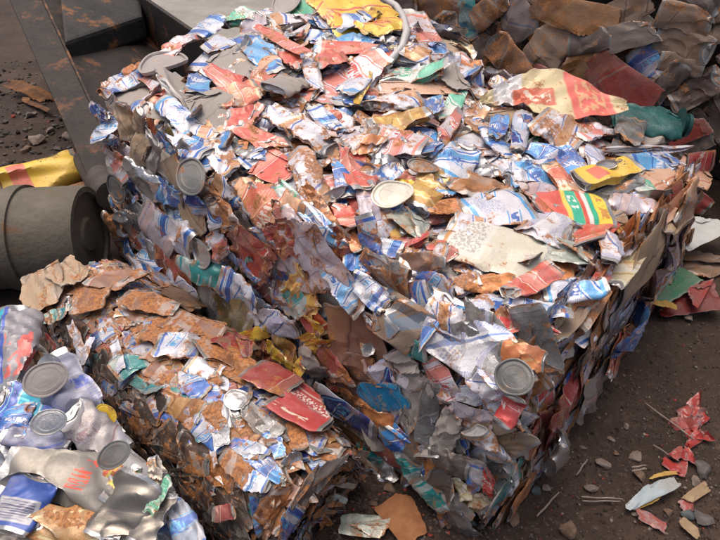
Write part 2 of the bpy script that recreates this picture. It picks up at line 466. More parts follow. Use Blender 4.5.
layout_mat('frt', (.50, .49, .48), [(.15, .75, .25, .85, (.66, .14, .08), 7, 5), (.2, .7, .3, .8, (.72, .50, .10), 9, 8), (.15, .8, .15, .5, (.12, .36, .10), 8, 7)], .08, .2, .3, .36, .15)
layout_mat('bcd', (.035, .09, .36), [(.12, .5, .10, .9, (.45, .45, .48)), (.16, .46, .16, .84, (.12, .12, .2), 60, 1.5)], .08, .22, .1, .35, .12)
layout_mat('fam', (.27, .26, .285), [(0, 1, .72, 1, (.03, .42, .58)), (0, 1, .62, .70, (.05, .10, .42)), (.1, .6, .1, .6, (.70, .16, .14), 6, 5)], .06, .28, .25, .42, .15)
# bare can ends
m, t, _ = new_mat('bare_can_end')
MAT['end'] = finish(m, t, (.50, .49, .48), .28, .34, .75, .40, (.27, .23, .20))
m, t, _ = new_mat('dull_can_end')
MAT['endd'] = finish(m, t, (.20, .205, .20), .40, .42, .5, .45, (.18, .16, .14))
m, t, _ = new_mat('dusty_can_end')
MAT['endg'] = finish(m, t, (.34, .31, .30), .24, .62, .3, .5, (.36, .32, .30))
m, t, _ = new_mat('clean_can_end')
MAT['endc'] = finish(m, t, (.62, .61, .59), .06, .25, .85, .33, (.34, .31, .28))

label_mat('lwl', (.29, .27, .275), (.33, .33, .37), (.2, .12, .14), .3, .9, .10, .26, crinkle=.15, metal=.3, gloss=.4)
label_mat('lwb', (.29, .30, .345), (.06, .14, .42), (.12, .34, .58), .4, .6, .08, .24, crinkle=.15, metal=.3, gloss=.4)
label_mat('lgo', (.34, .22, .085), (.30, .17, .06), (.55, .45, .25), .5, .2, .50, .3, crinkle=.2, badge=False)

m, t, _ = new_mat('pale_tube')
MAT['tube'] = finish(m, t, (.52, .51, .50), .2, .3, .1, .45)
m, t, _ = new_mat('dusty_red_plastic')
MAT['redp'] = finish(m, t, (.34, .028, .022), .05, .42, .0, .5, (.16, .07, .055))
m, t, _ = new_mat('dusty_green_plastic')
MAT['greenp'] = finish(m, t, (.06, .20, .11), .05, .48, .0, .5, (.14, .13, .09))
m, t, _ = new_mat('dusty_dark_red_plastic')
MAT['dredp'] = finish(m, t, (.17, .014, .013), .08, .42, .0, .4, (.10, .045, .04))
m, t, _ = new_mat('dusty_blue_plastic')
MAT['bluep'] = finish(m, t, (.36, .43, .46), .05, .45, .0, .5, (.26, .22, .19))

# ------------------------------------------------------------------ pools of crumpled pieces (shared mesh data)
RNG = np.random.default_rng(11)
PR = random.Random(5)
def pool(name, n, fn):
    out = []
    for k in range(n):
        V, F, uv, M, cr = fn(k)
        out.append(mesh_from(name, V, F, uv, M, (MAT['wl'], MAT['end']), 26, cr))
    return out
def _can(k):
    g = random.Random(k)
    return crumple(k, nU=36, body=24, lam=(.04, .09), flat=g.uniform(.30, .62), buckle=g.choice([0, 0, .05, .08]), dents=g.randint(3, 6), waves=g.randint(1, 2), wave_amp=g.uniform(.004, .008),
                   bend=g.choice([0, 0, .5, -.5, .9]), twist=g.choice([0, 0, .5, -.7]), cuts=g.randint(0, 1), fold=g.choice([0, 0, .7, -.7]))
def _flat(k):
    g = random.Random(k + 500)
    return crumple(k + 500, nU=36, body=24, lam=(.035, .08), flat=g.uniform(.14, .28), buckle=g.choice([0, 0, .05]), dents=g.randint(2, 4), waves=g.randint(2, 3), wave_amp=g.uniform(.004, .008),
                   bend=g.choice([0, .5, -.5]), twist=g.choice([0, .4, -.5]), cuts=g.randint(1, 2), fold=g.choice([0, 0, .8, -.8, 2.6]))
def _sheet(k):
    g = random.Random(k + 900)
    return crumple(k + 900, nU=30, body=16, caps=False, L=.14, R=.04, flat=.05, dents=1, waves=3, wave_amp=g.uniform(.004, .008), cuts=g.randint(1, 3),
                   bend=g.choice([0, .7, -.7]), twist=g.choice([0, .6]), fold=g.choice([0, 0, .8, -.8, 2.4]), jag=.02)
def _strip(k):
    g = random.Random(k + 1300)
    return crumple(k + 1300, nU=14, body=22, caps=False, L=.2, R=.016, flat=.12, dents=2, waves=3, wave_amp=g.uniform(.003, .007), cuts=1,
                   bend=g.uniform(-1, 1), twist=g.uniform(-1.6, 1.6), fold=g.choice([0, .6, -.6]), jag=.03)
def _small(k):
    g = random.Random(k + 1700)
    return crumple(k + 1700, nU=16, body=9, caps=False, L=.10, R=.035, flat=g.uniform(.06, .3), dents=2, waves=3, wave_amp=g.uniform(.006, .012), cuts=g.randint(1, 2),
                   bend=g.uniform(-1, 1), twist=g.uniform(-1, 1), fold=g.choice([0, .8, -.8, 1.6]), jag=.018)
def _foil(k):
    g = random.Random(k + 2800)
    return crumple(k + 2800, nU=44, body=34, caps=False, L=.14, R=.042, flat=.10, dents=3, waves=5, lam=(.022, .07), wave_amp=g.uniform(.003, .005), cuts=2,
                   bend=g.uniform(-.6, .6), twist=g.uniform(-.4, .4), jag=.04)
def _label(k):
    g = random.Random(k + 2900)
    return crumple(k + 2900, nU=40, body=26, flat=g.uniform(.25, .45), dents=4, waves=2, wave_amp=.004, lam=(.04, .08), cuts=0, bend=g.choice([.3, -.3]), twist=g.choice([0, .25, -.2]))
def _plate(k):
    g = random.Random(k + 2500)
    return crumple(k + 2500, nU=30, body=16, caps=False, L=.14, R=.04, flat=.05, dents=0, waves=1, wave_amp=g.uniform(.002, .005), cuts=g.randint(2, 3),
                   bend=g.choice([0, .35, -.35]), twist=g.choice([0, .25, -.25]), fold=g.choice([0, 0, .5, -.4]), jag=.02)
POOL = {'label': pool('flattened_can', 14, _label), 'foil': pool('crumpled_foil', 8, _foil), 'plate': pool('tin_sheet', 18, _plate), 'can': pool('crushed_can', 26, _can), 'flat': pool('flattened_can', 26, _flat), 'sheet': pool('tin_scrap', 22, _sheet),
        'strip': pool('tin_strip', 16, _strip), 'small': pool('tin_scrap', 24, _small)}
NAMES = {'label': 'flattened_can', 'foil': 'crumpled_foil', 'plate': 'tin_sheet', 'can': 'crushed_can', 'flat': 'flattened_can', 'sheet': 'tin_sheet', 'strip': 'tin_strip', 'small': 'tin_scrap'}
LOW = [crumple(k + 3000, nU=10, body=5, caps=True, flat=.3, dents=2, waves=2, bend=RNG.uniform(-.7, .7), cuts=1) for k in range(10)]

def disc_mesh(name, seed, ends=0.06, oval=1.0):
    """can end: rolled rim, groove, stepped panel; 1 x 1 footprint"""
    g = np.random.default_rng(seed)
    prof = [(.0, .045), (.2, .045), (.30, .04), (.315, .055), (.36, .055), (.375, .04), (.41, .035), (.425, .012), (.44, .012), (.452, .10), (.475, .115), (.50, .10), (.50, .06), (.47, -.05), (.3, -.06), (0, -.06)]
    n = 36
    V, F, uv = [], [], []
    ph, am = g.uniform(0, 6), g.uniform(.03, .11)
    for r, z in prof:
        for j in range(n):
            a = j / n * 2 * math.pi
            x, y = r * math.cos(a), r * math.sin(a)
            V.append((x * (1 + .02 * math.sin(2 * a + ph)), y * (1 + .03 * math.sin(3 * a + ph)), z + am * math.sin(2 * a + ph) * r * 2 + .02 * math.sin(9 * x + ph) * math.cos(7 * y)))
    for i in range(len(prof) - 1):
        for j in range(n):
            j2 = (j + 1) % n
            F.append((i * n + j, i * n + j2, (i + 1) * n + j2, (i + 1) * n + j)[::-1])
            uv += [(0, 0)] * 4
    return mesh_from(name, V, F, uv, None, (MAT['end'],), 40)
DISCS = [disc_mesh('can_lid', s) for s in range(9)]
POOL['disc'] = DISCS; NAMES['disc'] = 'can_lid'

def frame_matrix(P, X, N, size, tilt=(0, 0, 0)):
    N = nrm(N); X = nrm(np.asarray(X) - N * np.dot(X, N)); Y = np.cross(N, X)
    M = Matrix(((X[0], Y[0], N[0]), (X[1], Y[1], N[1]), (X[2], Y[2], N[2]))).to_4x4()
    R = Matrix.Rotation(tilt[2], 4, 'Z') @ Matrix.Rotation(tilt[0], 4, 'X') @ Matrix.Rotation(tilt[1], 4, 'Y')
    return Matrix.Translation(Vector(P)) @ M @ R @ Matrix.Diagonal((*size, 1))
def put(root, kind, mat, M, end='end', name=None, variant=None, label=None):
    me = PR.choice(POOL[kind]) if variant is None else POOL[kind][variant % len(POOL[kind])]
    o = bpy.data.objects.new(name or NAMES[kind], me)
    COL.objects.link(o)
    o.parent = root
    o.matrix_local = Matrix.Translation(-root.location) @ M
    if kind == 'disc':
        o.material_slots[0].link = 'OBJECT'; o.material_slots[0].material = MAT[mat]
    else:
        o.material_slots[0].link = 'OBJECT'; o.material_slots[0].material = MAT[mat]
        o.material_slots[1].link = 'OBJECT'; o.material_slots[1].material = MAT[end]
    if label: o['label'] = label
    return o
class Heap:
    """gathers many low pieces into one mesh (what nobody could count)"""
    def __init__(s): s.V, s.F, s.M, s.UV, s.C, s.mats, s.n = [], [], [], [], [], [], 0
    def add(s, geo, Mx, mat, end='end'):
        V, F, uv, M, cr = geo
        A = np.array(Mx)
        s.V.append(V @ A[:3, :3].T + A[:3, 3]); s.F.append(np.asarray(F) + s.n); s.n += len(V)
        for k in (mat, end):
            if k not in s.mats: s.mats.append(k)
        s.M.append(np.where(np.asarray(M) == 0, s.mats.index(mat), s.mats.index(end)))
        s.UV.append(uv); s.C.append(cr)
    def build(s, name, root):
        me = mesh_from(name, np.concatenate(s.V), np.concatenate(s.F), np.concatenate(s.UV), np.concatenate(s.M), [MAT[k] for k in s.mats], 35, np.concatenate(s.C))
        o = link(bpy.data.objects.new(name, me))
        if root:
            o.parent = root; o.matrix_local = Matrix.Translation(-root.location)
        o['kind'] = 'stuff'
        return o
def pick(pal):
    ks = list(pal); return PR.choices(ks, [pal[k] for k in ks])[0]

# ------------------------------------------------------------------ ground
def ground_mat(name, c1, c2, c3, bumpd=.02):
    m, t, b = new_mat(name)
    pos = t.n('NewGeometry').outputs['Position']
    n1 = t.noise(pos, 3.0, 6, .6); n2 = t.noise(pos, 38, 6, .65); n3 = t.noise(pos, 190, 4, .6)
    col = t.mix(t.step(n1, .38, .66), c1, c2)
    col = t.mix(t.m('MULTIPLY', t.step(n2, .52, .72), .7), col, c3)
    vo = t.n('TexVoronoi'); t.put(vo.inputs['Vector'], pos); vo.inputs['Scale'].default_value = 120
    vr, vg, vb = t.xyz(vo.outputs['Color'])
    grit = t.m('MULTIPLY', t.step(vr, .62, .64), t.m('SUBTRACT', 1.0, t.step(vo.outputs['Distance'], .28, .42)))
    col = t.mix(t.m('MULTIPLY', grit, .75), col, t.mix(vg, (.03, .02, .017), (.13, .095, .075)))
    t.put(b.inputs['Base Color'], col)
    t.put(b.inputs['Roughness'], t.m('ADD', .68, t.m('MULTIPLY', n2, .3)))
    h = t.m('ADD', t.m('ADD', n2, t.m('MULTIPLY', n3, .35)), t.m('MULTIPLY', grit, .3))
    t.put(b.inputs['Normal'], t.bump(h, .8, bumpd))
    return m
soil = ground_mat('soil', (.040, .0235, .0165), (.074, .045, .031), (.125, .082, .057))
def vnoise(x, y, seed=0):
    xi, yi = np.floor(x).astype(int), np.floor(y).astype(int)
    fx, fy = x - xi, y - yi
    fx, fy = fx * fx * (3 - 2 * fx), fy * fy * (3 - 2 * fy)
    def h(a, b): 
        q = np.sin(a * 127.1 + b * 311.7 + seed * 74.7) * 43758.5453
        return q - np.floor(q)
    return (h(xi, yi) * (1 - fx) + h(xi + 1, yi) * fx) * (1 - fy) + (h(xi, yi + 1) * (1 - fx) + h(xi + 1, yi + 1) * fx) * fy
def ground_z(x, y):
    x, y = np.asarray(x, float), np.asarray(y, float)
    z = .026 * (vnoise(x * 5, y * 5, 1) - .5) + .018 * (vnoise(x * 14, y * 14, 2) - .5) + .011 * (vnoise(x * 37, y * 37, 3) - .5)
    near = np.clip(1.4 - np.hypot(x, y - 1.2) / 4, 0, 1)
    return z * near
xs = np.concatenate([[-60, -25, -12, -6], np.linspace(-3.5, 3.5, 260), [6, 12, 25, 60]])
ys = np.concatenate([[-60, -20, -6, -2], np.linspace(-.6, 5.2, 220), [8, 14, 30, 80]])
gx, gy = np.meshgrid(xs, ys)
gz = ground_z(gx, gy)
GV = np.stack([gx, gy, gz], -1).reshape(-1, 3)
nx = len(xs)
GF = [(j * nx + i, j * nx + i + 1, (j + 1) * nx + i + 1, (j + 1) * nx + i) for j in range(len(ys) - 1) for i in range(nx - 1)]
ground = link(bpy.data.objects.new('ground', mesh_from('ground', GV, GF, mats=(soil,))))
tag(ground, 'dark brown trampled soil of the scrap yard', kind='structure')

# ------------------------------------------------------------------ the large bale
YAW = math.radians(41.37)
FA = np.array([-math.cos(YAW), math.sin(YAW), 0.0])     # along the long lit side, away to the left
FB = np.array([math.sin(YAW), math.cos(YAW), 0.0])      # along the right side, away
F0 = np.array([.292, .631, 0.0])
BL, BW, BH = 1.43, 1.10, .518
def top_z(s, t):
    z = BH + .025 * s * (1 - t) - .085 * t * (1 - s) + .17 * s * t
    z += .035 * (vnoise(np.float64(s * 7), np.float64(t * 6), 5) - .5)
    d = min(s * BL, t * BW, (1 - s) * BL, (1 - t) * BW)
    if d < .09: z -= .055 * (1 - max(d, 0) / .09) ** 2
    return float(z)
def hit_top(px, py):
    z = BH
    for _ in range(6):
        P = at(px, py, z)
        s = float(np.clip(np.dot(P - F0, FA) / BL, 0, 1)); t = float(np.clip(np.dot(P - F0, FB) / BW, 0, 1))
        z = .5 * z + .5 * top_z(s, t)
    return at(px, py, z)
def top_point(s, t):
    P = F0 + FA * s * BL + FB * t * BW
    return np.array([P[0], P[1], top_z(s, t)])
def top_normal(s, t):
    e = .03
    return nrm(np.cross(top_point(s, t + e) - top_point(s, t - e), top_point(s + e, t) - top_point(s - e, t)))
def hit_plane(Q, N):
    def f(px, py):
        d = cam_ray(px, py); o = np.array([0, 0, CAM_H])
        return o + d * (np.dot(Q - o, N) / np.dot(d, N))
    return f
NL, NR = -FB, -FA
BAT = .085                                   # the pressed sides lean out towards the ground
hit_left = hit_plane(F0 + NL * (.012 + BAT), nrm(NL + np.array([0, 0, BAT / BH])))
BATR = .045
hit_right = hit_plane(F0 + NR * BATR, nrm(NR + np.array([0, 0, BATR / BH])))
def image_frame(hit, N, px, py, ang, lp, wp):
    """position, length axis and size on a surface for a piece seen at px,py with image angle/length/width"""
    a = math.radians(ang); ux, uy = math.cos(a), -math.sin(a)
    P = hit(px, py)
    A, B = hit(px - ux * lp / 2, py - uy * lp / 2), hit(px + ux * lp / 2, py + uy * lp / 2)
    C, D = hit(px - uy * wp / 2, py + ux * wp / 2), hit(px + uy * wp / 2, py - ux * wp / 2)
    X = B - A; X = X - N * np.dot(X, N); ln = min(np.linalg.norm(X), .45)
    Y = nrm(np.cross(N, X)); wd = min(max(abs(np.dot(D - C, Y)), .012), .3)
    return P, X, ln, wd
big = empty('can_bale', tuple(F0 + FA * BL / 2 + FB * BW / 2))
tag(big, 'huge block of crushed colourful drink cans and tins, filling the centre', 'scrap bale')
# core
def core_box(name, root, F, A, B, L, Wd, H, inset, mat):
    V = []
    for z in (.002, H - inset):
        for s, t in ((inset, inset), (L - inset, inset), (L - inset, Wd - inset), (inset, Wd - inset)):
            P = F + A * s + B * t; V.append((P[0], P[1], z))
    Fc = [(0, 1, 2, 3), (4, 7, 6, 5), (0, 4, 5, 1), (1, 5, 6, 2), (2, 6, 7, 3), (3, 7, 4, 0)]
    o = link(bpy.data.objects.new(name, mesh_from(name, V, Fc, mats=(MAT[mat],), smooth=False)))
    o.parent = root; o.matrix_local = Matrix.Translation(-root.location)
    return o
core_box('bale_core', big, F0, FA, FB, BL, BW, BH - .02, .075, 'bk')
PAL_TOP = {'wb': 16, 'wb2': 10, 'wl': 14, 'wr': 14, 'wc': 8, 'co': 8, 'cr': 4, 'pk': 7, 'bl': 5, 'sk': 6, 'or': 5, 'go': 3, 'gy': 3, 'si': 4, 'dk': 2, 'cm': 2, 'ru': 5, 'pt': 2}
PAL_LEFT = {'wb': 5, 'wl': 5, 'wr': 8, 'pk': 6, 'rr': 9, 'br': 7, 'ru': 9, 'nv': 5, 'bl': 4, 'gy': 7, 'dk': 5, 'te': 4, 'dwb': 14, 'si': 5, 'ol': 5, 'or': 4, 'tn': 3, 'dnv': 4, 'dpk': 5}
PAL_RIGHT = {'dtn': 6, 'dru': 9, 'ru': 8, 'dgy': 4, 'pk': 7, 'rd': 5, 'drd': 4, 'dwb': 8, 'wb': 8, 'wl': 7, 'bl': 5, 'cm': 3, 'tn': 5, 'or': 5, 'si': 4, 'wr': 7}
KCOUNT = {}
def keep(kind, lim=298):
    KCOUNT[kind] = KCOUNT.get(kind, 0) + 1
    return KCOUNT[kind] <= lim
heap = Heap()
def rt(a): return (PR.uniform(-a, a), PR.uniform(-a, a), PR.uniform(-a, a) * .5)
def fill(root, heap, P, X, N, ln, wd, pal, tilt, kinds, lim=298, zs=.8, end='end'):
    k = PR.choice(kinds)
    M = frame_matrix(P, X, N, (ln, wd, wd * zs), rt(tilt))
    if keep((root.name, k), lim): put(root, k, pick(pal), M, end)
    else: heap.add(PR.choice(LOW), M, pick(pal), end)
# deep layer
for i in range(26):
    for j in range(20):
        s, t = (i + PR.random()) / 26, (j + PR.random()) / 20
        N = top_normal(s, t)
        heap.add(PR.choice(LOW), frame_matrix(top_point(s, t) - N * PR.uniform(.035, .05), (PR.uniform(-1, 1), PR.uniform(-1, 1), .1), N, (.12, .08, .07), rt(.5)), pick(PAL_TOP))
for i in range(26):
    for j in range(9):
        s, z = (i + PR.random()) / 26, (j + PR.random()) / 9 * (BH - .03)
        P = F0 + FA * s * BL + np.array([0, 0, z]) - NL * (PR.uniform(.025, .04) - BAT * (1 - z / BH))
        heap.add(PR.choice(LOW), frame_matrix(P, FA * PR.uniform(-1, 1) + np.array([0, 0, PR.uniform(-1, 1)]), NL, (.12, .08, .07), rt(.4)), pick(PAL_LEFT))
for i in range(20):
    for j in range(9):
        s, z = (i + PR.random()) / 20, (j + PR.random()) / 9 * (BH - .05)
        P = F0 + FB * s * BW + np.array([0, 0, z]) - NR * (PR.uniform(.02, .035) - BATR * (1 - z / BH))
        heap.add(PR.choice(LOW), frame_matrix(P, FB + np.array([0, 0, PR.uniform(-.3, .3)]), NR, (.16, .07, .05), rt(.3)), pick(PAL_RIGHT))
# surface layer
NI, NJ = 21, 17
for i in range(NI):
    for j in range(NJ):
        s, t = np.clip((i + PR.uniform(.1, .9)) / NI, .02, .98), np.clip((j + PR.uniform(.1, .9)) / NJ, .02, .98)
        N = top_normal(s, t)
        sz = PR.uniform(.10, .145)
        fill(big, heap, top_point(s, t) - N * PR.uniform(.01, .022), (PR.uniform(-1, 1), PR.uniform(-1, 1), 0), N, sz, sz * PR.uniform(.45, .75), PAL_TOP, .30, ['can', 'can', 'can', 'flat', 'flat', 'label'])
def left_point(s, z):
    e = max(0, z - (BH - .09)) / .09
    P = F0 + FA * s * BL + np.array([0, 0, z])
    edge = max(0, 1 - min(s, 1 - s) * BL / .06)
    return P - NL * (.045 * e ** 2 + .04 * edge ** 2) + NL * (.012 * math.sin(s * 9 + 1) * math.sin(z * 8) + .014 + BAT * (1 - z / BH))
for i in range(22):
    for j in range(9):
        s, z = np.clip((i + PR.uniform(.1, .9)) / 22, .01, .99), (j + PR.uniform(.15, .85)) / 9 * (BH + .01) + .01
        sz = PR.uniform(.10, .155)
        X = FA * -1 + np.array([0, 0, PR.uniform(-1.6, .5)])
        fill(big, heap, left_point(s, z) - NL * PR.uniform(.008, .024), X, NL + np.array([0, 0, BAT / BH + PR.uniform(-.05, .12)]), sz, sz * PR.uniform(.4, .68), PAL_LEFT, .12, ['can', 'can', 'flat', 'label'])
def right_point(s, z):
    e = max(0, z - (BH - .12)) / .12
    zz = z * (1 - .16 * s)
    edge = max(0, 1 - s * BW / .05)
    return F0 + FB * s * BW + np.array([0, 0, zz]) - NR * (.03 * e ** 2 + .03 * edge ** 2 - BATR * (1 - z / BH))
for i in range(15):
    for j in range(17):
        s, z = np.clip((i + PR.uniform(.1, .9)) / 15, .01, .99), (j + PR.uniform(.1, .9)) / 17 * BH + .005
        ln = PR.uniform(.09, .19)
        X = FB + np.array([0, 0, PR.uniform(-.22, .1)])
        fill(big, heap, right_point(s, z) - NR * PR.uniform(-.004, .012), X, NR + np.array([0, 0, BATR / BH + PR.uniform(-.06, .08)]), ln, PR.uniform(.035, .07), PAL_RIGHT, .05, ['strip', 'flat', 'flat', 'label'], zs=.42)

# loose flakes caught in the gaps
for k in range(110):
    s, t = PR.uniform(.02, .98), PR.uniform(.02, .98)
    N = top_normal(s, t); sz = PR.uniform(.03, .06)
    put(big, 'small', pick(PAL_TOP), frame_matrix(top_point(s, t) + N * PR.uniform(-.006, .012), (PR.uniform(-1, 1), PR.uniform(-1, 1), 0), N, (sz, sz * PR.uniform(.4, .7), sz * .4), rt(.5)))
for k in range(48):
    s, z = PR.uniform(.02, .98), PR.uniform(.02, BH - .04)
    sz = PR.uniform(.03, .06)
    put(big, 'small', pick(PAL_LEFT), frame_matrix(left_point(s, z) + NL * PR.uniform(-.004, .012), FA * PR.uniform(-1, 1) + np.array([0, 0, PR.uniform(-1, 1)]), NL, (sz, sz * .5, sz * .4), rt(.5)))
# pieces that can be picked out one by one: (x, y, image angle, length, width, print[, kind])
TOP = [
 (211,32,35,34,17,'wb','can'),(240,20,25,32,15,'wg','can'),(221,54,40,48,24,'wb','flat'),(240,67,-20,38,24,'gy','plate'),(202,87,60,26,16,'sk','flat'),
 (225,83,20,32,22,'co'),(238,102,10,42,16,'cr'),(263,83,58,46,20,'cr','can'),(280,44,-25,48,11,'co','plate'),(261,56,-40,38,26,'sk','flat'),
 (292,64,-60,26,16,'co'),(273,20,-30,38,22,'wl','sheet'),(250,30,40,28,17,'pk'),(290,31,15,54,14,'wr','flat'),(287,9,0,26,20,'endg','disc'),
 (303,10,80,34,22,'gn','plate'),(342,16,-10,62,26,'ye','sheet'),(376,28,-40,34,20,'ye','sheet'),(345,3,-8,52,11,'co','plate'),(341,25,12,44,19,'wb','can'),
 (357,43,3,52,16,'sk','flat'),(347,53,-2,60,10,'co','flat'),(352,77,20,68,28,'wc','can'),(333,66,20,38,16,'co'),(313,77,-70,34,16,'wl','sheet'),
 (288,90,40,38,24,'gy','can'),(422,40,-62,48,19,'wc','flat'),(437,30,-45,46,17,'wb','can'),(412,58,-10,38,14,'wr'),(412,76,-3,62,20,'wg','can'),
 (420,89,-3,78,12,'pt','plate'),(365,90,60,40,7,'ye','strip'),(350,95,45,34,18,'wb2'),(455,83,-40,30,20,'gy','plate'),(463,72,-35,28,16,'wb'),
 (445,51,0,22,15,'tn','can'),(462,50,-20,30,14,'cm','flat'),(393,108,5,54,16,'wr','can'),(428,109,0,26,13,'sk'),(398,123,3,66,18,'go','can'),(397,145,-15,60,28,'wc','can'),
 (362,149,-10,38,18,'wo','can'),(424,152,50,34,20,'bl','flat'),(453,107,70,30,16,'wg','flat'),(445,130,0,22,16,'wc'),(456,166,60,42,36,'wb2','can'),
 (357,171,-65,54,28,'co','can'),(341,180,-60,34,16,'bl'),(420,176,-12,32,13,'endd','disc'),(389,165,5,42,8,'si','strip'),(382,178,15,30,16,'wb'),
 (405,187,0,18,12,'ye','flat'),(426,193,50,40,32,'go','can'),(446,188,30,38,24,'wb2','flat'),(390,204,30,38,27,'cm','disc'),
 (246,122,0,38,20,'co','flat'),(260,143,-30,52,17,'co','flat'),(224,118,20,24,14,'wl','sheet'),(276,170,-20,38,27,'co','plate'),(284,125,-40,38,20,'wr'),
 (309,142,-35,50,22,'wr'),(323,136,-45,38,18,'pk'),(308,182,-65,46,30,'wr','can'),(325,120,-50,34,16,'wb'),(240,148,-50,30,18,'dk','sheet'),
 (255,160,20,30,14,'wb','flat'),(302,161,-20,28,13,'sk'),(211,142,-10,44,17,'bl'),(203,158,-45,46,19,'wb'),(223,160,-60,40,26,'wr','can'),
 (166,72,0,44,27,'endg','disc'),(150,101,0,48,17,'gy','plate'),(187,110,-5,56,24,'gy','plate'),(216,112,-20,40,26,'gy','plate'),(180,98,10,44,22,'gy','flat'),
 (122,88,35,48,18,'wb','flat'),(138,73,10,26,13,'or','can'),(158,90,-15,30,13,'wc'),(178,52,40,34,16,'wc'),(190,117,-20,24,16,'sk'),
 (178,121,-35,40,20,'wb2'),(202,130,-30,36,18,'wr'),(186,149,-35,54,24,'wb','can'),
 (512,120,5,46,15,'tn','plate'),(463,117,10,28,19,'wr','can'),(483,130,-50,38,18,'ru'),(497,132,70,28,17,'bl','flat'),(495,147,-60,40,17,'wb'),
 (518,138,80,40,19,'nv','can'),(533,140,70,32,11,'gn','flat'),(557,138,-20,56,27,'wr','can'),(591,134,20,34,23,'wc','flat'),(481,155,-30,32,17,'wl','sheet'),
 (504,163,10,26,11,'sk','flat'),(506,172,10,34,17,'wr'),(528,177,15,60,25,'wb2','flat'),(544,157,-20,46,15,'bl','flat'),(569,165,-50,38,18,'bl','can'),
 (562,188,-45,46,16,'cr','can'),(481,192,-20,56,25,'ru','flat'),(537,193,-15,48,18,'pk','flat'),
 (626,138,70,30,27,'dk','flat'),(652,137,10,26,16,'gy','can'),(647,151,12,64,18,'wl','flat'),(599,160,-70,30,18,'wl','can'),(605,176,18,60,22,'yel','label'),
 (651,166,0,44,14,'sk','flat'),(616,191,25,54,15,'dk','sheet'),(690,178,60,42,34,'pt','plate'),(664,191,-60,54,25,'pt','plate'),(646,191,-60,30,21,'wg','can'),
 (630,207,-30,44,21,'pk','can'),(645,217,50,28,12,'bl','strip'),(572,212,-6,70,26,'trl','label'),(654,224,40,34,18,'pt','plate'),(612,220,20,30,16,'tn','flat'),
 (345,218,-60,44,27,'co','can'),(354,246,-60,26,15,'or'),(370,222,-75,48,19,'pk'),(379,248,-15,44,15,'wb','flat'),(410,242,-14,40,15,'rd','can'),(443,254,-32,28,15,'co','flat'),
 (412,228,-30,46,19,'gg','sheet'),(422,264,-10,44,27,'wr','can'),(360,268,20,32,21,'bl','can'),(397,275,-35,54,19,'wr'),(441,211,5,38,13,'or','flat'),
 (496,213,3,62,32,'wb2','label'),(538,210,0,30,17,'co','flat'),(544,232,-15,52,30,'wl','label'),(494,252,-20,104,44,'cmr','label'),(592,236,42,52,24,'co','flat'),
 (566,258,-10,50,18,'gg','sheet'),(570,287,-15,58,38,'wb2','label'),(532,288,34,58,21,'co','can'),(489,288,-6,50,20,'or','can'),(607,250,80,48,25,'wl','can'),
 (624,246,60,40,20,'pk'),(600,285,60,40,22,'wc','can'),(481,311,58,40,20,'wl','can'),(497,329,-5,30,22,'rd','flat'),(518,326,40,38,15,'rd','flat'),(543,331,-40,36,14,'rd','flat'),
 (537,313,-20,66,18,'wb','flat'),(533,342,0,40,26,'mud','can'),(590,312,60,46,20,'ru','flat'),(566,330,50,50,24,'mud','flat'),(455,289,10,44,18,'wr','can'),(436,298,50,40,22,'wb'),
 (467,232,-20,34,22,'wr'),(520,262,-30,30,18,'ru'),(640,235,30,36,18,'wl'),(625,272,60,44,20,'cm','flat'),(676,222,45,40,16,'tn','flat'),
]
EDGE = [   # on the rounded shoulders between top and lit side
 (267,206,-28,78,42,'cr','can'),(323,224,-52,66,17,'wb2','flat'),(322,206,-55,50,11,'or','strip'),(296,200,-50,44,18,'wg','flat'),(462,338,-36,96,54,'wl','label'),
 (448,316,-30,44,26,'wr','can'),(205,182,-50,36,32,'endd','disc'),(400,322,-30,64,44,'mud','flat'),(432,330,80,46,15,'bl','flat'),(372,292,-40,46,22,'wb'),(345,285,-60,48,24,'wb2'),
 (523,356,-10,44,24,'or','can'),(521,377,-5,40,36,'endd','disc'),(511,411,60,34,22,'rd','can'),(490,385,-50,40,26,'wl','flat'),(300,232,-60,44,22,'pk'),(165,165,-40,40,20,'gy','flat'),
]
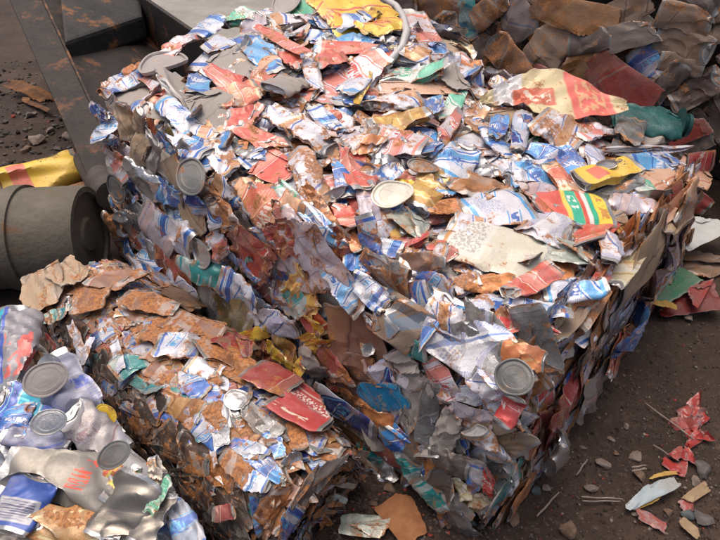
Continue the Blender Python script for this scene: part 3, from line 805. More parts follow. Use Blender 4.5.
LEFT = [
 (257,254,-40,56,34,'rr','foil'),(283,238,-70,40,27,'rr','foil'),(250,268,-36,52,12,'bl','strip'),(312,258,-60,82,46,'pk','foil'),(219,211,-70,34,16,'nv','can'),
 (308,290,-50,46,26,'go','foil'),(130,121,-80,34,13,'tn','can'),(142,126,80,36,13,'tn','can'),(146,151,80,36,15,'tn','can'),(158,152,70,34,16,'gy','can'),(102,110,-25,22,11,'nv','flat'),
 (116,138,-20,20,11,'nv','flat'),(108,125,-70,28,13,'wb','can'),(123,160,-60,46,13,'wc','flat'),(152,180,-45,46,17,'si','can'),(173,192,-20,28,22,'sk','flat'),
 (188,196,-68,80,16,'tn','plate'),(180,228,-40,58,25,'wb','can'),(164,230,-55,54,24,'pk','can'),(151,253,-70,46,20,'wb','can'),(210,249,-55,32,15,'endc','disc'),(222,243,-60,30,17,'wc','can'),
 (178,267,-40,46,24,'rr','can'),(213,271,-20,46,24,'te','can'),(139,212,-50,30,17,'si','flat'),(126,186,-55,28,15,'endd','disc'),(201,201,-60,34,14,'nv','flat'),(230,216,-60,40,18,'ru','flat'),
 (237,310,-50,56,26,'ol','can'),(276,320,-10,46,25,'wl','flat'),(246,292,-40,50,24,'wb','can'),(266,350,-45,46,19,'rr','flat'),(288,354,-40,40,22,'go','flat'),
 (258,331,-10,20,10,'ye','strip'),(322,324,70,30,11,'ye','strip'),(315,352,65,32,9,'ye','strip'),(330,334,-60,24,10,'ye','strip'),(292,350,-40,30,7,'ye','strip'),
 (310,311,-55,56,15,'rr','flat'),(300,296,-50,40,16,'te','flat'),(337,361,-60,56,17,'rr','flat'),(362,338,-12,62,50,'br','plate'),(356,368,-15,50,28,'br','flat'),(318,360,-60,38,20,'gy','can'),
 (383,393,10,46,30,'sb','plate'),(391,369,20,32,24,'nv','flat'),(409,367,-60,42,23,'gy','can'),(414,400,60,56,30,'gy','foil'),(433,408,82,56,18,'dk','can'),
 (393,432,-40,58,17,'bl','flat'),(366,404,-40,56,11,'or','strip'),(350,408,-38,70,18,'nv','flat'),(444,376,-60,52,22,'wc','flat'),(474,420,-20,52,32,'pk','foil'),(452,428,70,40,24,'gy','can'),
 (473,392,-20,36,14,'wl','flat'),(418,344,-20,30,17,'te','flat'),(412,462,-60,36,14,'te','can'),(433,492,-55,40,16,'te','can'),(446,480,-40,34,18,'dgy','can'),(477,478,88,36,21,'dwb','can'),
 (465,484,-60,24,12,'cm','sheet'),(483,496,30,24,14,'cm','sheet'),(491,479,80,28,12,'rd','flat'),(449,430,30,18,12,'co','plate'),(456,456,-30,40,22,'dgy','can'),(424,438,60,44,22,'dgy','flat'),
 (492,440,-70,46,24,'wr','can'),(496,424,10,36,16,'tn','plate'),(230,345,-40,40,20,'te','can'),(212,300,-45,50,22,'dk','can'),(190,290,-42,40,18,'wl','flat'),(380,415,-35,40,14,'or','flat'),
]
RIGHT = [
 (503,482,48,50,13,'te','flat'),(612,352,50,60,16,'drd','flat'),(556,402,56,70,14,'drd','strip'),(598,372,52,80,12,'si','strip'),(548,440,60,50,16,'si','can'),(620,330,52,70,14,'bl','strip'),
 (662,262,52,70,16,'pk','strip'),(640,262,52,70,18,'tn','flat'),(676,212,50,50,16,'pt','flat'),(536,444,58,60,22,'drd','flat'),(585,345,55,50,22,'ru','flat'),
]
def mat_for_tin():
    layout_mat('cmr', (.60, .57, .47), [(.06, .44, .10, .92, (.66, .64, .58)), (.12, .40, .2, .8, (.42, .40, .36), 40, 26), (.0, .10, .0, 1, (.50, .25, .09))], .42, .30)
mat_for_tin()
def default_kind(l, w): return PR.choice(['can', 'flat']) if w / l > .38 else PR.choice(['flat', 'sheet'])
def heroes(lst, face):
    for h in lst:
        px, py, ang, lp, wp, mk = h[:6]
        kind = h[6] if len(h) > 6 else default_kind(lp, wp)
        if face == 'T':
            P = hit_top(px, py); s, t = np.dot(P - F0, FA) / BL, np.dot(P - F0, FB) / BW
            N = top_normal(float(np.clip(s, .08, .92)), float(np.clip(t, .08, .92))); hit = hit_top
        elif face == 'E':
            N = nrm(NL + np.array([0, 0, .9])); Q = F0 + np.array([0, 0, BH - .035]); hit = hit_plane(Q, N)
        elif face == 'L':
            N = nrm(NL + np.array([0, 0, BAT / BH])); hit = hit_left
        else:
            N = nrm(NR + np.array([0, 0, BATR / BH])); hit = hit_right
        P, X, ln, wd = image_frame(hit, N, px, py, ang, lp, wp)
        if kind == 'disc':
            M = frame_matrix(P + N * (.045 if face == 'E' else .03), X, N, (ln, wd, min(ln, wd) * .5), rt(.1))
            put(big, 'disc', mk, M, name='can_lid')
            continue
        ln, wd = ln * 1.08, wd * 1.15
        zs = {'can': .9, 'flat': .75, 'sheet': .6, 'strip': 1.0, 'plate': .6, 'foil': .8, 'label': .8}[kind]
        off = .006 + .014 * PR.random() - (.004 if wp > 30 else 0)
        if face == 'L': off = .008 + .012 * PR.random()
        if face == 'L' and mk == 'ye': off, wd, ln = .036, wd * 1.4, ln * 1.15
        if face == 'R': off = .006 + .012 * PR.random()
        M = frame_matrix(P + N * off, X, N, (ln, wd, min(wd * zs, .09)), rt(.10 if kind != 'sheet' else .06))
        keep((big.name, kind))
        put(big, kind, mk, M, 'endd' if mk in ('ru', 'or', 'cr') else 'end')
heroes(TOP, 'T'); heroes(EDGE, 'E'); heroes(LEFT, 'L'); heroes(RIGHT, 'R')

# the big printed tin sheet lying over the far edge: a buckled plate with a curled rim
def plate_mesh(name, outline, sag, seed, mat, thick=.0025, nx=34, ny=16, curl=.02):
    """bent sheet between two edge curves; outline(u) -> (y_low, y_high) for u in 0..1, x = u; unit: metres along x"""
    g = np.random.default_rng(seed)
    top, bot = [], []
    for i in range(nx):
        u = i / (nx - 1); lo, hi = outline(u)
        for j in range(ny):
            v = j / (ny - 1); x, y = u, lo + (hi - lo) * v
            z = sag(u, v) + .012 * float(tri(np.float64(u * 3.1 + v * 1.3 + .2))) * .5 + .012 * float(tri(np.float64(u * 5 - v * 2 + .3 * math.sin(v * 5)))) + (.03 * float(tri(np.float64(u * 9 + v * 3))) if u < .42 else 0) * (1 - u) + curl * (abs(v - .5) * 2) ** 6
            top.append((x, y, z)); bot.append((x, y, z - thick))
    V = top + bot; n = nx * ny
    F, uv = [], []
    for i in range(nx - 1):
        for j in range(ny - 1):
            a, b, c, d = i * ny + j, (i + 1) * ny + j, (i + 1) * ny + j + 1, i * ny + j + 1
            F += [(a, b, c, d), (n + d, n + c, n + b, n + a)]
    rim = [i * ny for i in range(nx)] + [(nx - 1) * ny + j for j in range(1, ny)] + [i * ny + ny - 1 for i in range(nx - 2, -1, -1)] + [j for j in range(ny - 2, 0, -1)]
    for k in range(len(rim)):
        a, b = rim[k], rim[(k + 1) % len(rim)]
        F.append((b, a, n + a, n + b))
    uv = np.array([(V[i][0], V[i][1]) for f in F for i in f])
    return mesh_from(name, V, F, uv, None, (MAT[mat],), 30)
def o_tin(u):
    hi = np.interp(u, [0, .1, .25, .45, .6, .8, .93, 1], [.50, .60, .70, .82, .80, .66, .52, .46])
    lo = np.interp(u, [0, .08, .16, .27, .36, .5, .62, .78, .9, 1], [.44, .36, .40, .38, .24, .17, .19, .25, .28, .36])
    return float(lo), float(hi)
me = plate_mesh('tin_sheet', o_tin, lambda u, v: .10 * math.sin(math.pi * min(u * 1.15, 1)) * (.4 + .6 * v), 3, 'tin', .006)
N = nrm(top_normal(.35, .8) + np.array([0, -.25, 0]))
P, X, ln, wd = image_frame(hit_top, N, 549, 108, -9, 150, 46)
tin = link(bpy.data.objects.new('tin_sheet', me)); tin.parent = big
tin['label'] = 'cream and coral printed tin sheet with rusty curled rim'
tin.matrix_local = Matrix.Translation(-big.location) @ frame_matrix(P + N * .03, X, N, (ln, ln * .72, ln * .75)) @ Matrix.Translation((-.5, -.5, 0))
# bent tube arching over the far rim
def tube_mesh(name, pts, r, mat, n=8, taper=None):
    pts = [np.array(p, float) for p in pts]
    V, F = [], []
    for i, p in enumerate(pts):
        d = nrm(pts[min(i + 1, len(pts) - 1)] - pts[max(i - 1, 0)])
        u = nrm(np.cross(d, (.31, .2, .93))); w = np.cross(d, u)
        rr = r if taper is None else r * taper[i]
        for k in range(n):
            a = 2 * math.pi * k / n
            V.append(p + (u * math.cos(a) + w * math.sin(a)) * rr)
    for i in range(len(pts) - 1):
        for k in range(n):
            k2 = (k + 1) % n
            F.append((i * n + k, i * n + k2, (i + 1) * n + k2, (i + 1) * n + k))
    F.append(tuple(range(n))[::-1]); F.append(tuple((len(pts) - 1) * n + k for k in range(n)))
    return mesh_from(name, V, F, None, None, (mat,), 50)
arc = [hit_top(*p) + np.array([0, 0, z]) for p, z in (((366, -2), .03), ((382, 7), .035), ((396, 17), .04), ((403, 30), .045), ((406, 44), .04), ((402, 56), .03), ((392, 66), .025), ((384, 74), .015))]
ft = link(bpy.data.objects.new('bent_tube', tube_mesh('bent_tube', arc, .013, MAT['tube'], 8))); ft.parent = big
ft.matrix_local = Matrix.Translation(-big.location)
heap.build('packed_scrap', big)

# ------------------------------------------------------------------ the small rust-brown bale in front
C0, C1 = np.array([-.105, .575, 0.0]), np.array([-.80, 1.215, 0.0])
SA = nrm(C1 - C0); SB = np.array([SA[1], -SA[0], 0.0]); SL = float(np.linalg.norm(C1 - C0)); SHW, SH = .172, .268
small = empty('can_bale', tuple((C0 + C1) / 2))
tag(small, 'long low bale of rust-brown shredded tins with dark red cans at its near end', 'scrap bale')
def sb_point(s, ph, shrink=0.0):
    c, sn = math.cos(ph), math.sin(ph)
    e = max(0, 1 - s * SL / .05); e2 = max(0, 1 - (1 - s) * SL / .12)
    k = 1 - .10 * e ** 2 - .22 * e2 ** 2
    lat = (SHW - shrink) * math.copysign(abs(c) ** .8, c) * k
    z = (SH - shrink) * abs(sn) ** .72 * k * (1 + .10 * math.sin(s * 5.5 + .4) * .4)
    return C0 + SA * s * SL + SB * lat + np.array([0, 0, z])
def sb_normal(s, ph):
    e = .04
    n = np.cross(SA, sb_point(s, ph + e) - sb_point(s, ph - e))
    n = nrm(n)
    return n if np.dot(n, sb_point(s, ph) - (C0 + SA * s * SL + np.array([0, 0, .08]))) > 0 else -n
Vc, Fc = [], []
for i in range(14):
    for j in range(15):
        Vc.append(sb_point(i / 13, math.pi * j / 14, .04))
for i in range(13):
    for j in range(14):
        Fc.append((i * 15 + j, (i + 1) * 15 + j, (i + 1) * 15 + j + 1, i * 15 + j + 1))
Fc.append(tuple(range(15))[::-1]); Fc.append(tuple(13 * 15 + j for j in range(15))); 
oc = link(bpy.data.objects.new('bale_core', mesh_from('bale_core', Vc, Fc, mats=(MAT['bk'],)))); oc.parent = small
oc.matrix_local = Matrix.Translation(-small.location)
PAL_SB = {'dru': 26, 'ru': 10, 'dpk': 15, 'dwb': 19, 'wr': 9, 'dte': 4, 'dnv': 7, 'dgo': 7, 'dbr': 5, 'dgy': 2, 'wl': 3, 'drd': 5, 'tn': 2, 'si': 3}
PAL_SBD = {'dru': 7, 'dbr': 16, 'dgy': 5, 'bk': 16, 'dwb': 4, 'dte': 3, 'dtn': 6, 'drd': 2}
sheap = Heap()
LOWS = [crumple(k + 3300, nU=8, body=4, caps=False, flat=.3, dents=1, waves=3, wave_amp=.01, bend=RNG.uniform(-1, 1), cuts=1, jag=.015) for k in range(12)]
for i in range(40):
    for j in range(26):
        s, ph = (i + PR.random()) / 40, math.pi * (.03 + .94 * (j + PR.random()) / 26)
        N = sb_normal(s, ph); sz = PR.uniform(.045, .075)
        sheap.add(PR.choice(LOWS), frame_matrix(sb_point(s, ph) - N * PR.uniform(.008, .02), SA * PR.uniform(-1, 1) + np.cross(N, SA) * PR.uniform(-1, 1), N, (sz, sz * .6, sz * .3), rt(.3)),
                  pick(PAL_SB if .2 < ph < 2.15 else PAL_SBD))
for i in range(31):
    for j in range(21):
        s, ph = (i + PR.uniform(.1, .9)) / 31, math.pi * (.06 + .86 * (j + PR.uniform(.1, .9)) / 21)
        N = sb_normal(s, ph)
        sz = PR.uniform(.05, .10)
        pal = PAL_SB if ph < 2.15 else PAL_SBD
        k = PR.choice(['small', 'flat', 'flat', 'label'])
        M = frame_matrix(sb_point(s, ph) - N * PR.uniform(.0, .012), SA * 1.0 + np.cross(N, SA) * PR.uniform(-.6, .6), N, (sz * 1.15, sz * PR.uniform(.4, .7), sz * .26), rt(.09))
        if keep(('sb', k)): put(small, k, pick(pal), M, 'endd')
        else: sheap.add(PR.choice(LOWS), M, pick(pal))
# near end: pressed layers arching over one another
for i in range(11):
    for j in range(13):
        rr = .12 + .92 * (i + PR.random()) / 11
        ph = math.pi * (.02 + .96 * (j + PR.random()) / 13)
        q = sb_point(0, ph, SHW * .0)
        ctr = C0 + np.array([0, 0, .03])
        P = ctr + (q - ctr) * rr - SA * PR.uniform(-.006, .008)
        tang = np.cross(SA, q - ctr)
        M = frame_matrix(P, tang, -SA + np.array([0, 0, PR.uniform(0, .4)]), (PR.uniform(.05, .11), PR.uniform(.014, .032), .02), rt(.3))
        mk = pick({'dru': 8, 'dgy': 8, 'dbr': 8, 'dtn': 6, 'dwb': 4, 'dte': 2, 'dnv': 2, 'gg': 3})
        if keep(('sb', 'strip')): put(small, 'strip', mk, M)
        else: sheap.add(PR.choice(LOWS), M, mk)
SBH = [
 (270,388,-32,46,30,'drd','label'),(305,414,-31,60,40,'zro','label'),(241,372,-30,60,26,'dgo','sheet'),(196,330,-18,60,22,'dpk','plate'),(150,305,-12,56,20,'dru','flat'),(118,282,-8,52,22,'dpk','flat'),
 (236,398,-20,34,26,'si','can'),(222,428,-80,44,18,'si','strip'),(210,446,-60,46,11,'wl','strip'),(238,404,30,26,22,'endc','disc'),(262,424,-35,46,18,'dk','sheet'),(276,446,-60,30,16,'sk','flat'),
 (267,468,-36,52,18,'bl','flat'),(290,461,40,22,16,'si','flat'),(250,452,-30,40,20,'dwb','can'),(240,470,-40,40,24,'dru','can'),(257,484,-20,30,22,'wb','can'),(256,512,-80,44,13,'bl','flat'),
 (262,432,-50,44,14,'dgy','strip'),(232,512,10,24,16,'drd','can'),(284,520,60,44,16,'dnv','flat'),(268,500,60,50,18,'dru','sheet'),(300,490,50,60,16,'dgy','flat'),(322,470,50,60,14,'dgy','flat'),
 (45,288,28,46,34,'tn','sheet'),(70,275,35,34,24,'tn','sheet'),(131,366,40,34,22,'dte','can'),(146,386,-30,40,16,'dte','strip'),(120,355,-70,40,12,'wl','strip'),(82,345,-75,44,10,'wl','strip'),(92,352,80,30,8,'wl','strip'),
 (180,350,-5,44,26,'dwb','flat'),(215,355,-12,50,30,'dru','flat'),(235,352,-25,44,20,'drd','sheet'),(160,336,-15,36,22,'dru','flat'),(190,385,-35,40,24,'dwb','can'),(205,372,-20,36,20,'wr','flat'),
 (134,268,-12,22,10,'wl','flat'),(160,280,-15,30,15,'dwb'),(92,300,10,40,22,'dru'),(60,316,20,26,14,'dte','strip'),(182,300,-28,50,20,'dtn','plate'),(224,336,-35,60,14,'dtn','plate'),
]
hit_sb = hit_plane(np.array([0, 0, SH + .002]), np.array([0, 0, 1.0]))
for h in SBH:
    px, py, ang, lp, wp, mk = h[:6]
    kind = h[6] if len(h) > 6 else 'flat'
    P = hit_sb(px, py)
    lat, s = np.dot(P - C0, SB), np.dot(P - C0, SA) / SL
    N = np.array([0, 0, 1.0])
    # settle on the rounded section
    for _ in range(3):
        latc = max(-.97, min(.97, np.dot(P - C0, SB) / SHW))
        ph = math.acos(math.copysign(abs(latc) ** (1 / .8), latc))
        z = SH * max(.02, math.sin(ph)) ** .72
        P = at(px, py, min(max(z, .05), SH))
    N = nrm(sb_normal(float(np.clip(s, .05, .95)), float(np.clip(ph, .25, 2.7))) + np.array([0, 0, .5]))
    if px > 280 and py > 455 or (px > 255 and py > 495): N = nrm(-SA + np.array([0, 0, .5]))
    hp = hit_plane(P, N)
    P, X, ln, wd = image_frame(hp, N, px, py, ang, lp, wp)
    if kind == 'disc':
        put(small, 'disc', mk, frame_matrix(P + N * .015, X, N, (ln, wd, wd * .4), rt(.1))); continue
    M = frame_matrix(P + N * ((.022 if mk in ('zro', 'drd') else .008) + .007 * PR.random()), X, N, (ln * 1.05, wd * 1.1, min(wd * .5, .045)), rt(.06))
    o = put(small, kind, mk, M, 'endd', variant=2 if mk == 'zro' else None)
    if mk == 'zro': o['label'] = 'dark red flattened can with white lettering'
sheap.build('packed_scrap', small)

# ------------------------------------------------------------------ the loosely pressed aluminium cans in the near left corner
E0 = np.array([-.286, .439, 0.0]); LA = nrm(np.array([-.414, .428, 0.0])); LB = np.array([-LA[1], LA[0], 0.0])
if LB[0] > 0: LB = -LB
LH = .30
loose = empty('can_bale', tuple(E0 + LA * .2 + LB * .2))
tag(loose, 'heap of shiny loosely squashed aluminium cans in the near left corner', 'scrap bale')
core_box('bale_core', loose, E0 - LA * .25, LA, LB, .88, .55, LH, .055, 'bk')
def soft(k):
    g = random.Random(k + 2100)
    V, F, uv, M, cr = crumple(k + 2100, nU=40, body=24, flat=g.uniform(.38, .62), fold=g.choice([0, .4, -.4]), buckle=g.choice([0, .03, .05]), dents=g.randint(4, 6), waves=2, lam=(.03, .07), wave_amp=.0035, bend=g.choice([0, .4, -.4]), twist=g.choice([0, .3]), cuts=0)
    e = M == 1
    b0 = mesh_from('can_body', V, F[~e], uv.reshape(-1, 4, 2)[~e].reshape(-1, 2), np.zeros((~e).sum()), (MAT['wl'], MAT['end']), 36, cr)
    half = len(V) / 2
    lo = e & (F[:, 0] < half); hi = e & (F[:, 0] >= half)
    es = [mesh_from('can_end', V, F[q], uv.reshape(-1, 4, 2)[q].reshape(-1, 2), np.zeros(q.sum()), (MAT['endc'], MAT['endc']), 40, cr) for q in (lo, hi)]
    for me in es + [b0]:
        bm = bmesh.new(); bm.from_mesh(me)
        bmesh.ops.delete(bm, geom=[v for v in bm.verts if not v.link_faces], context='VERTS')
        bm.to_mesh(me); bm.free()
    return b0, es
SOFT = [soft(k) for k in range(12)]
def smooth_can(seed, **kw):
    V, F, uv, M, cr = crumple(seed, nU=44, body=26, caps=True, buckle=0, waves=0, cuts=0, **kw)
    return mesh_from('drink_can', V, F, uv, M, (MAT['yel'], MAT['endd']), 40, cr)
def put_soft(root, mat, M, end='endc', variant=None, name='crushed_can'):
    b0, es = PR.choice(SOFT) if variant is None else SOFT[variant % len(SOFT)]
    o = link(bpy.data.objects.new(name, b0))
    if root:
        o.parent = root; o.matrix_local = Matrix.Translation(-root.location) @ M
    else: o.matrix_local = M
    o.material_slots[0].link = 'OBJECT'; o.material_slots[0].material = MAT[mat]
    for q in es:
        c = link(bpy.data.objects.new('can_end', q)); c.parent = o
        c.material_slots[0].link = 'OBJECT'; c.material_slots[0].material = MAT[end]
    return o
PAL_LB = {'lwl': 6, 'lav': 5, 'lwb': 5, 'si': 7, 'sbg': 5, 'cy': 2, 'bl': 4, 'lgo': 3}
for i in range(11):
    for j in range(6):
        P = E0 + LA * (-.2 + .88 * (i + PR.random()) / 11) + LB * (.03 + .5 * (j + PR.random()) / 6) + np.array([0, 0, LH - PR.uniform(.02, .045)])
        put_soft(loose, pick(PAL_LB), frame_matrix(P, (PR.uniform(-1, 1), PR.uniform(-1, 1), PR.uniform(-.3, .3)), (0, 0, 1), (.12, .075, .07), rt(.5)))
for i in range(11):
    for j in range(4):
        P = E0 + LA * (-.2 + .86 * (i + PR.random()) / 11) + LB * .03 + np.array([0, 0, .03 + .24 * (j + PR.random()) / 4])
        put_soft(loose, pick(PAL_LB), frame_matrix(P, LA + np.array([0, 0, PR.uniform(-1, 1)]), -LB, (.12, .07, .06), rt(.4)))
hit_lb = hit_plane(np.array([0, 0, LH + .01]), np.array([0, 0, 1.0]))
LBH = [  # x, y, angle, length, width, print, lift
 (20,352,80,80,50,'fam',.03,3),(80,402,-48,84,58,'lav',.03,1),(32,408,-8,66,40,'cy',.03,4),(40,438,-5,70,30,'lav',.02,5),(74,478,-14,124,58,'crr',.035,0),(98,437,-40,60,46,'lwl',.04,6),
 (124,480,45,58,46,'frt',.03,7),(128,514,52,74,52,'sbg',.035,8),(156,520,60,60,32,'sbg',.03,9),(28,504,58,72,46,'bcd',.03,2),(74,528,-5,100,44,'lgo',.015,10),(184,526,-62,60,34,'lwb',.0,11),
 (20,425,70,40,30,'bl',.03,6),(158,478,-70,40,24,'sbg',.0,3),(168,500,-60,40,18,'lwb',-.02,5),
]
for px, py, ang, lp, wp, mk, lift, var in LBH:
    N = nrm(np.array([.05, -.25, 1.0]))
    P, X, ln, wd = image_frame(hit_plane(np.array([0, 0, LH + .01]), np.array([0, 0, 1.0])), N, px, py, ang, lp, wp)
    put_soft(loose, mk, frame_matrix(P + N * lift * .6, X, N, (ln, wd, wd * .9), (0, PR.uniform(-.12, .12), 0)), variant=var)
for px, py, ang, lp, wp, mk, lift in ((46, 379, 24, 48, 34, 'endg', .075), (49, 422, 15, 38, 26, 'endc', .07), (114, 455, 38, 38, 25, 'endd', .085), (106, 414, -40, 24, 18, 'ye', .03)):
    N = nrm(np.array([.15, -.75, .75]))
    hp = hit_plane(np.array([0, 0, LH + .01 + lift]), np.array([0, 0, 1.0]))
    P = hp(px, py)
    P, X, ln, wd = image_frame(hit_plane(P, N), N, px, py, ang, lp, wp)
    put(loose, 'disc', mk, frame_matrix(P, X, N, (ln, wd, wd * .35), (0, 0, 0)))
for px, py, ang, lp, wp in ((166, 508, 58, 46, 12), ):
    P, X, ln, wd = image_frame(hit_lb, np.array([0, 0, 1.0]), px, py, ang, lp, wp)
    put(loose, 'strip', 'gn', frame_matrix(P + np.array([0, 0, .045]), X, (0, 0, 1), (ln, wd, wd), (0, 0, 0)))

# ------------------------------------------------------------------ the dark brown stack behind
OFF = 1.55
BKN = nrm(-FB + np.array([0, 0, .22]))
BK0 = F0 + FB * OFF
hit_bk = hit_plane(BK0, BKN)
back = empty('tin_bale', tuple(BK0 + FA * .3 + FB * .3))
tag(back, 'tall bale of flattened dark brown rusty tins behind the big block', 'scrap bale')
kmax = float(np.dot(hit_bk(388, -4) - BK0, FA))
core_box('bale_core', back, BK0 - FA * 1.2 + FB * .34, FA, FB, 1.2 + kmax, .8, 1.35, .02, 'bk')
PAL_BK = {'ktn': 14, 'dbr': 10, 'kgy': 12, 'kgo': 5, 'kru': 8, 'krd': 3, 'kpk': 4, 'dnv': 2}
UPB = nrm(np.cross(BKN, FA)); UPB = UPB if UPB[2] > 0 else -UPB
for i in range(20):
    for j in range(13):
        P = BK0 + FA * (-1.15 + (1.15 + kmax - .06) * (i + PR.random()) / 20) + UPB * (.05 + 1.2 * (j + PR.random()) / 13) - BKN * PR.uniform(.01, .05)
        sz = PR.uniform(.11, .19)
        put(back, PR.choice(['plate', 'label', 'can', 'flat']), pick(PAL_BK), frame_matrix(P, FA + UPB * PR.uniform(-1, 1), BKN + np.array([0, 0, PR.uniform(-.15, .25)]), (sz, sz * PR.uniform(.5, .8), sz * .35), rt(.18)), 'endd')
BKH = [(518,14,-60,50,34,'kpk','label'),(576,16,-14,84,32,'kgo','plate'),(624,14,30,68,30,'ktn','plate'),(687,18,-8,54,28,'ktn','label'),(553,45,62,50,38,'ktn','label'),(515,60,-50,56,30,'kru','label'),
 (594,40,10,44,24,'kgy','label'),(637,34,14,52,26,'kgy','plate'),(684,44,-12,60,28,'ktn','label'),(585,71,12,70,34,'kgo','plate'),(622,84,-33,76,42,'krd','plate'),(650,62,-42,40,30,'dnv','label'),
 (683,64,-10,44,20,'ktn','label'),(668,84,44,54,20,'kgy','label'),(697,90,34,58,26,'dbr','label'),(690,131,26,46,18,'krd','plate'),(698,143,24,40,16,'kgy','label'),(535,70,-30,40,20,'krd','label'),
 (440,14,-10,70,34,'kru','label'),(458,34,-60,50,22,'dbr','label'),(470,18,-70,44,26,'dte','label'),(486,40,70,44,24,'dbr','label'),(404,10,10,40,22,'dbr','label'),(494,10,40,44,24,'kru','label')]
for px, py, ang, lp, wp, mk, kind in BKH:
    P, X, ln, wd = image_frame(hit_bk, BKN, px, py, ang, lp, wp)
    put(back, kind, mk, frame_matrix(P + BKN * PR.uniform(.02, .05), X, BKN, (ln * 1.05, wd * 1.1, min(wd * .6, .12)), rt(.15)), 'endd')

# ------------------------------------------------------------------ yard: concrete, steel bin, pipe
def simple_mat(name, c1, c2, rough=.7, metal=0.0, scale=20, bump=.3, rustc=None, rust=.0):
    m, t, b = new_mat(name)
    pos = t.n('NewGeometry').outputs['Position']
    n1 = t.noise(pos, scale, 6, .6); n2 = t.noise(pos, scale * 6, 4, .6)
    col = t.mix(t.step(n1, .35, .68), c1, c2)
    col = t.mix(t.m('MULTIPLY', t.step(n2, .55, .75), .4), col, c1)
    if rustc:
        n3 = t.noise(pos, scale * .6, 6, .65)
        f = t.step(t.m('ADD', n3, t.m('MULTIPLY', n2, .2)), .78 - .3 * rust, .88 - .3 * rust)
        col = t.mix(f, col, rustc)
        t.put(b.inputs['Metallic'], t.m('MULTIPLY', t.m('SUBTRACT', 1.0, f), metal))
    else: b.inputs['Metallic'].default_value = metal
    t.put(b.inputs['Base Color'], col)
    t.put(b.inputs['Roughness'], t.m('ADD', rough - .1, t.m('MULTIPLY', n2, .25)))
    t.put(b.inputs['Normal'], t.bump(n2, bump, .006))
    return m
concrete = simple_mat('concrete', (.24, .225, .205), (.31, .295, .27), .85, 0, 5, .25)
steel = simple_mat('dark_steel', (.018, .015, .014), (.034, .025, .021), .7, .2, 9, .3, (.13, .05, .02), .45)
steel_blue = simple_mat('grey_steel', (.022, .022, .023), (.04, .037, .035), .7, .2, 9, .7, (.07, .035, .022), .42)
rusty = simple_mat('rusty_steel', (.10, .045, .02), (.24, .10, .03), .8, 0, 22, .5)
rusty_o = simple_mat('orange_rust', (.20, .075, .02), (.34, .15, .04), .85, 0, 40, .5)
steel_edge = simple_mat('rust_edged_steel', (.03, .02, .016), (.06, .035, .024), .75, .1, 16, .5, (.20, .085, .03), .62)
beam_m = simple_mat('beam_steel', (.02, .019, .019), (.036, .032, .03), .72, .2, 7, .7, (.20, .08, .022), .50)
pipe_m = simple_mat('weathered_pipe', (.115, .10, .075), (.165, .145, .115), .72, .1, 7, .6, (.17, .08, .04), .40)
rubber = simple_mat('dark_sleeve', (.05, .038, .034), (.075, .06, .054), .7, 0, 14, .3)
def hull(name, V, F, mat, parent=None, bevel=0.0):
    V = [np.asarray(v, float) for v in V]
    me = mesh_from(name, V, F, mats=(mat,), smooth=False)
    o = link(bpy.data.objects.new(name, me))
    bm = bmesh.new(); bm.from_mesh(me)
    bmesh.ops.recalc_face_normals(bm, faces=bm.faces)
    if bevel: bmesh.ops.bevel(bm, geom=bm.edges[:], offset=bevel, segments=2, affect='EDGES', profile=.6)
    bm.to_mesh(me); bm.free()
    if parent:
        o.parent = parent; o.matrix_local = Matrix.Translation(-parent.location)
    return o
BOXF = [(0, 3, 2, 1), (4, 5, 6, 7), (0, 1, 5, 4), (1, 2, 6, 5), (2, 3, 7, 6), (3, 0, 4, 7)]
def slab(name, quad, up, mat, parent=None, bevel=.003):
    up = np.asarray(up, float)
    return hull(name, [np.asarray(q) for q in quad] + [np.asarray(q) + up for q in quad], BOXF, mat, parent, bevel)
Z = np.array([0, 0, 1.0])
# concrete yard behind, laid in bays
pad = empty('concrete_pavement', (0, 5.0, 0)); tag(pad, 'pale grey concrete yard beyond the dark steel bin', kind='structure')
for i in range(-7, 6):
    for j in range(3):
        x0, y0 = i * 1.5 - .60, 3.8 + j * 2.4
        if x0 < -2.2: continue
        slab('concrete_slab', [(x0 + .006, y0 + .006, -.05), (x0 + 1.494, y0 + .006, -.05), (x0 + 1.494, y0 + 2.394, -.05), (x0 + .006, y0 + 2.394, -.05)], Z * .072, concrete, pad, .006)
# steel bin
T1, T2 = at(16, -30, .58), at(112, 188, .18)
bd = nrm(T2 - T1); bi = nrm(np.cross(Z, bd)); bi = bi if bi[0] > 0 else -bi
G1, G2 = T1 * (1, 1, 0), T2 * (1, 1, 0)
steelbin = empty('steel_bin', tuple((G1 + G2) / 2)); tag(steelbin, 'dark rust-stained steel bin with thick flange behind the big block', 'bin')
hull('side_wall', [G1, G2, G2 + bi * .02, G1 + bi * .02, T1, T2, T2 + bi * .02, T1 + bi * .02], BOXF, steel_blue, steelbin, .003)
fz = np.cross(bd, bi); fz = fz if fz[2] > 0 else -fz
slab('flange', [T1 - bi * .085, T2 - bi * .06, T2 + bi * .05, T1 + bi * .05], fz * .02, steel, steelbin)
slab('flange_edge', [T1 + bi * .051 - fz * .02, T2 + bi * .051 - fz * .02, T2 + bi * .062 - fz * .02, T1 + bi * .062 - fz * .02], fz * .043, steel_edge, steelbin)
i1, i2 = T1 + bi * .063 - fz * .016, T2 + bi * .063 - fz * .016
r1, r2 = at(142, -34, .30), at(174, 84, .18)
hull('floor_plate', [i1, i2, r2, r1] + [q - Z * .012 for q in (i1, i2, r2, r1)], [(0, 1, 2), (0, 2, 3), (4, 6, 5), (4, 7, 6), (0, 4, 5, 1), (1, 5, 6, 2), (2, 6, 7, 3), (3, 7, 4, 0)], steel, steelbin)
c = [at(56, -40, .58), at(64, 42, .44), at(142, 16, .40), at(136, -50, .52)]
hull('cross_beam', [q - Z * .11 for q in c] + c, BOXF, beam_m, steelbin, .016)
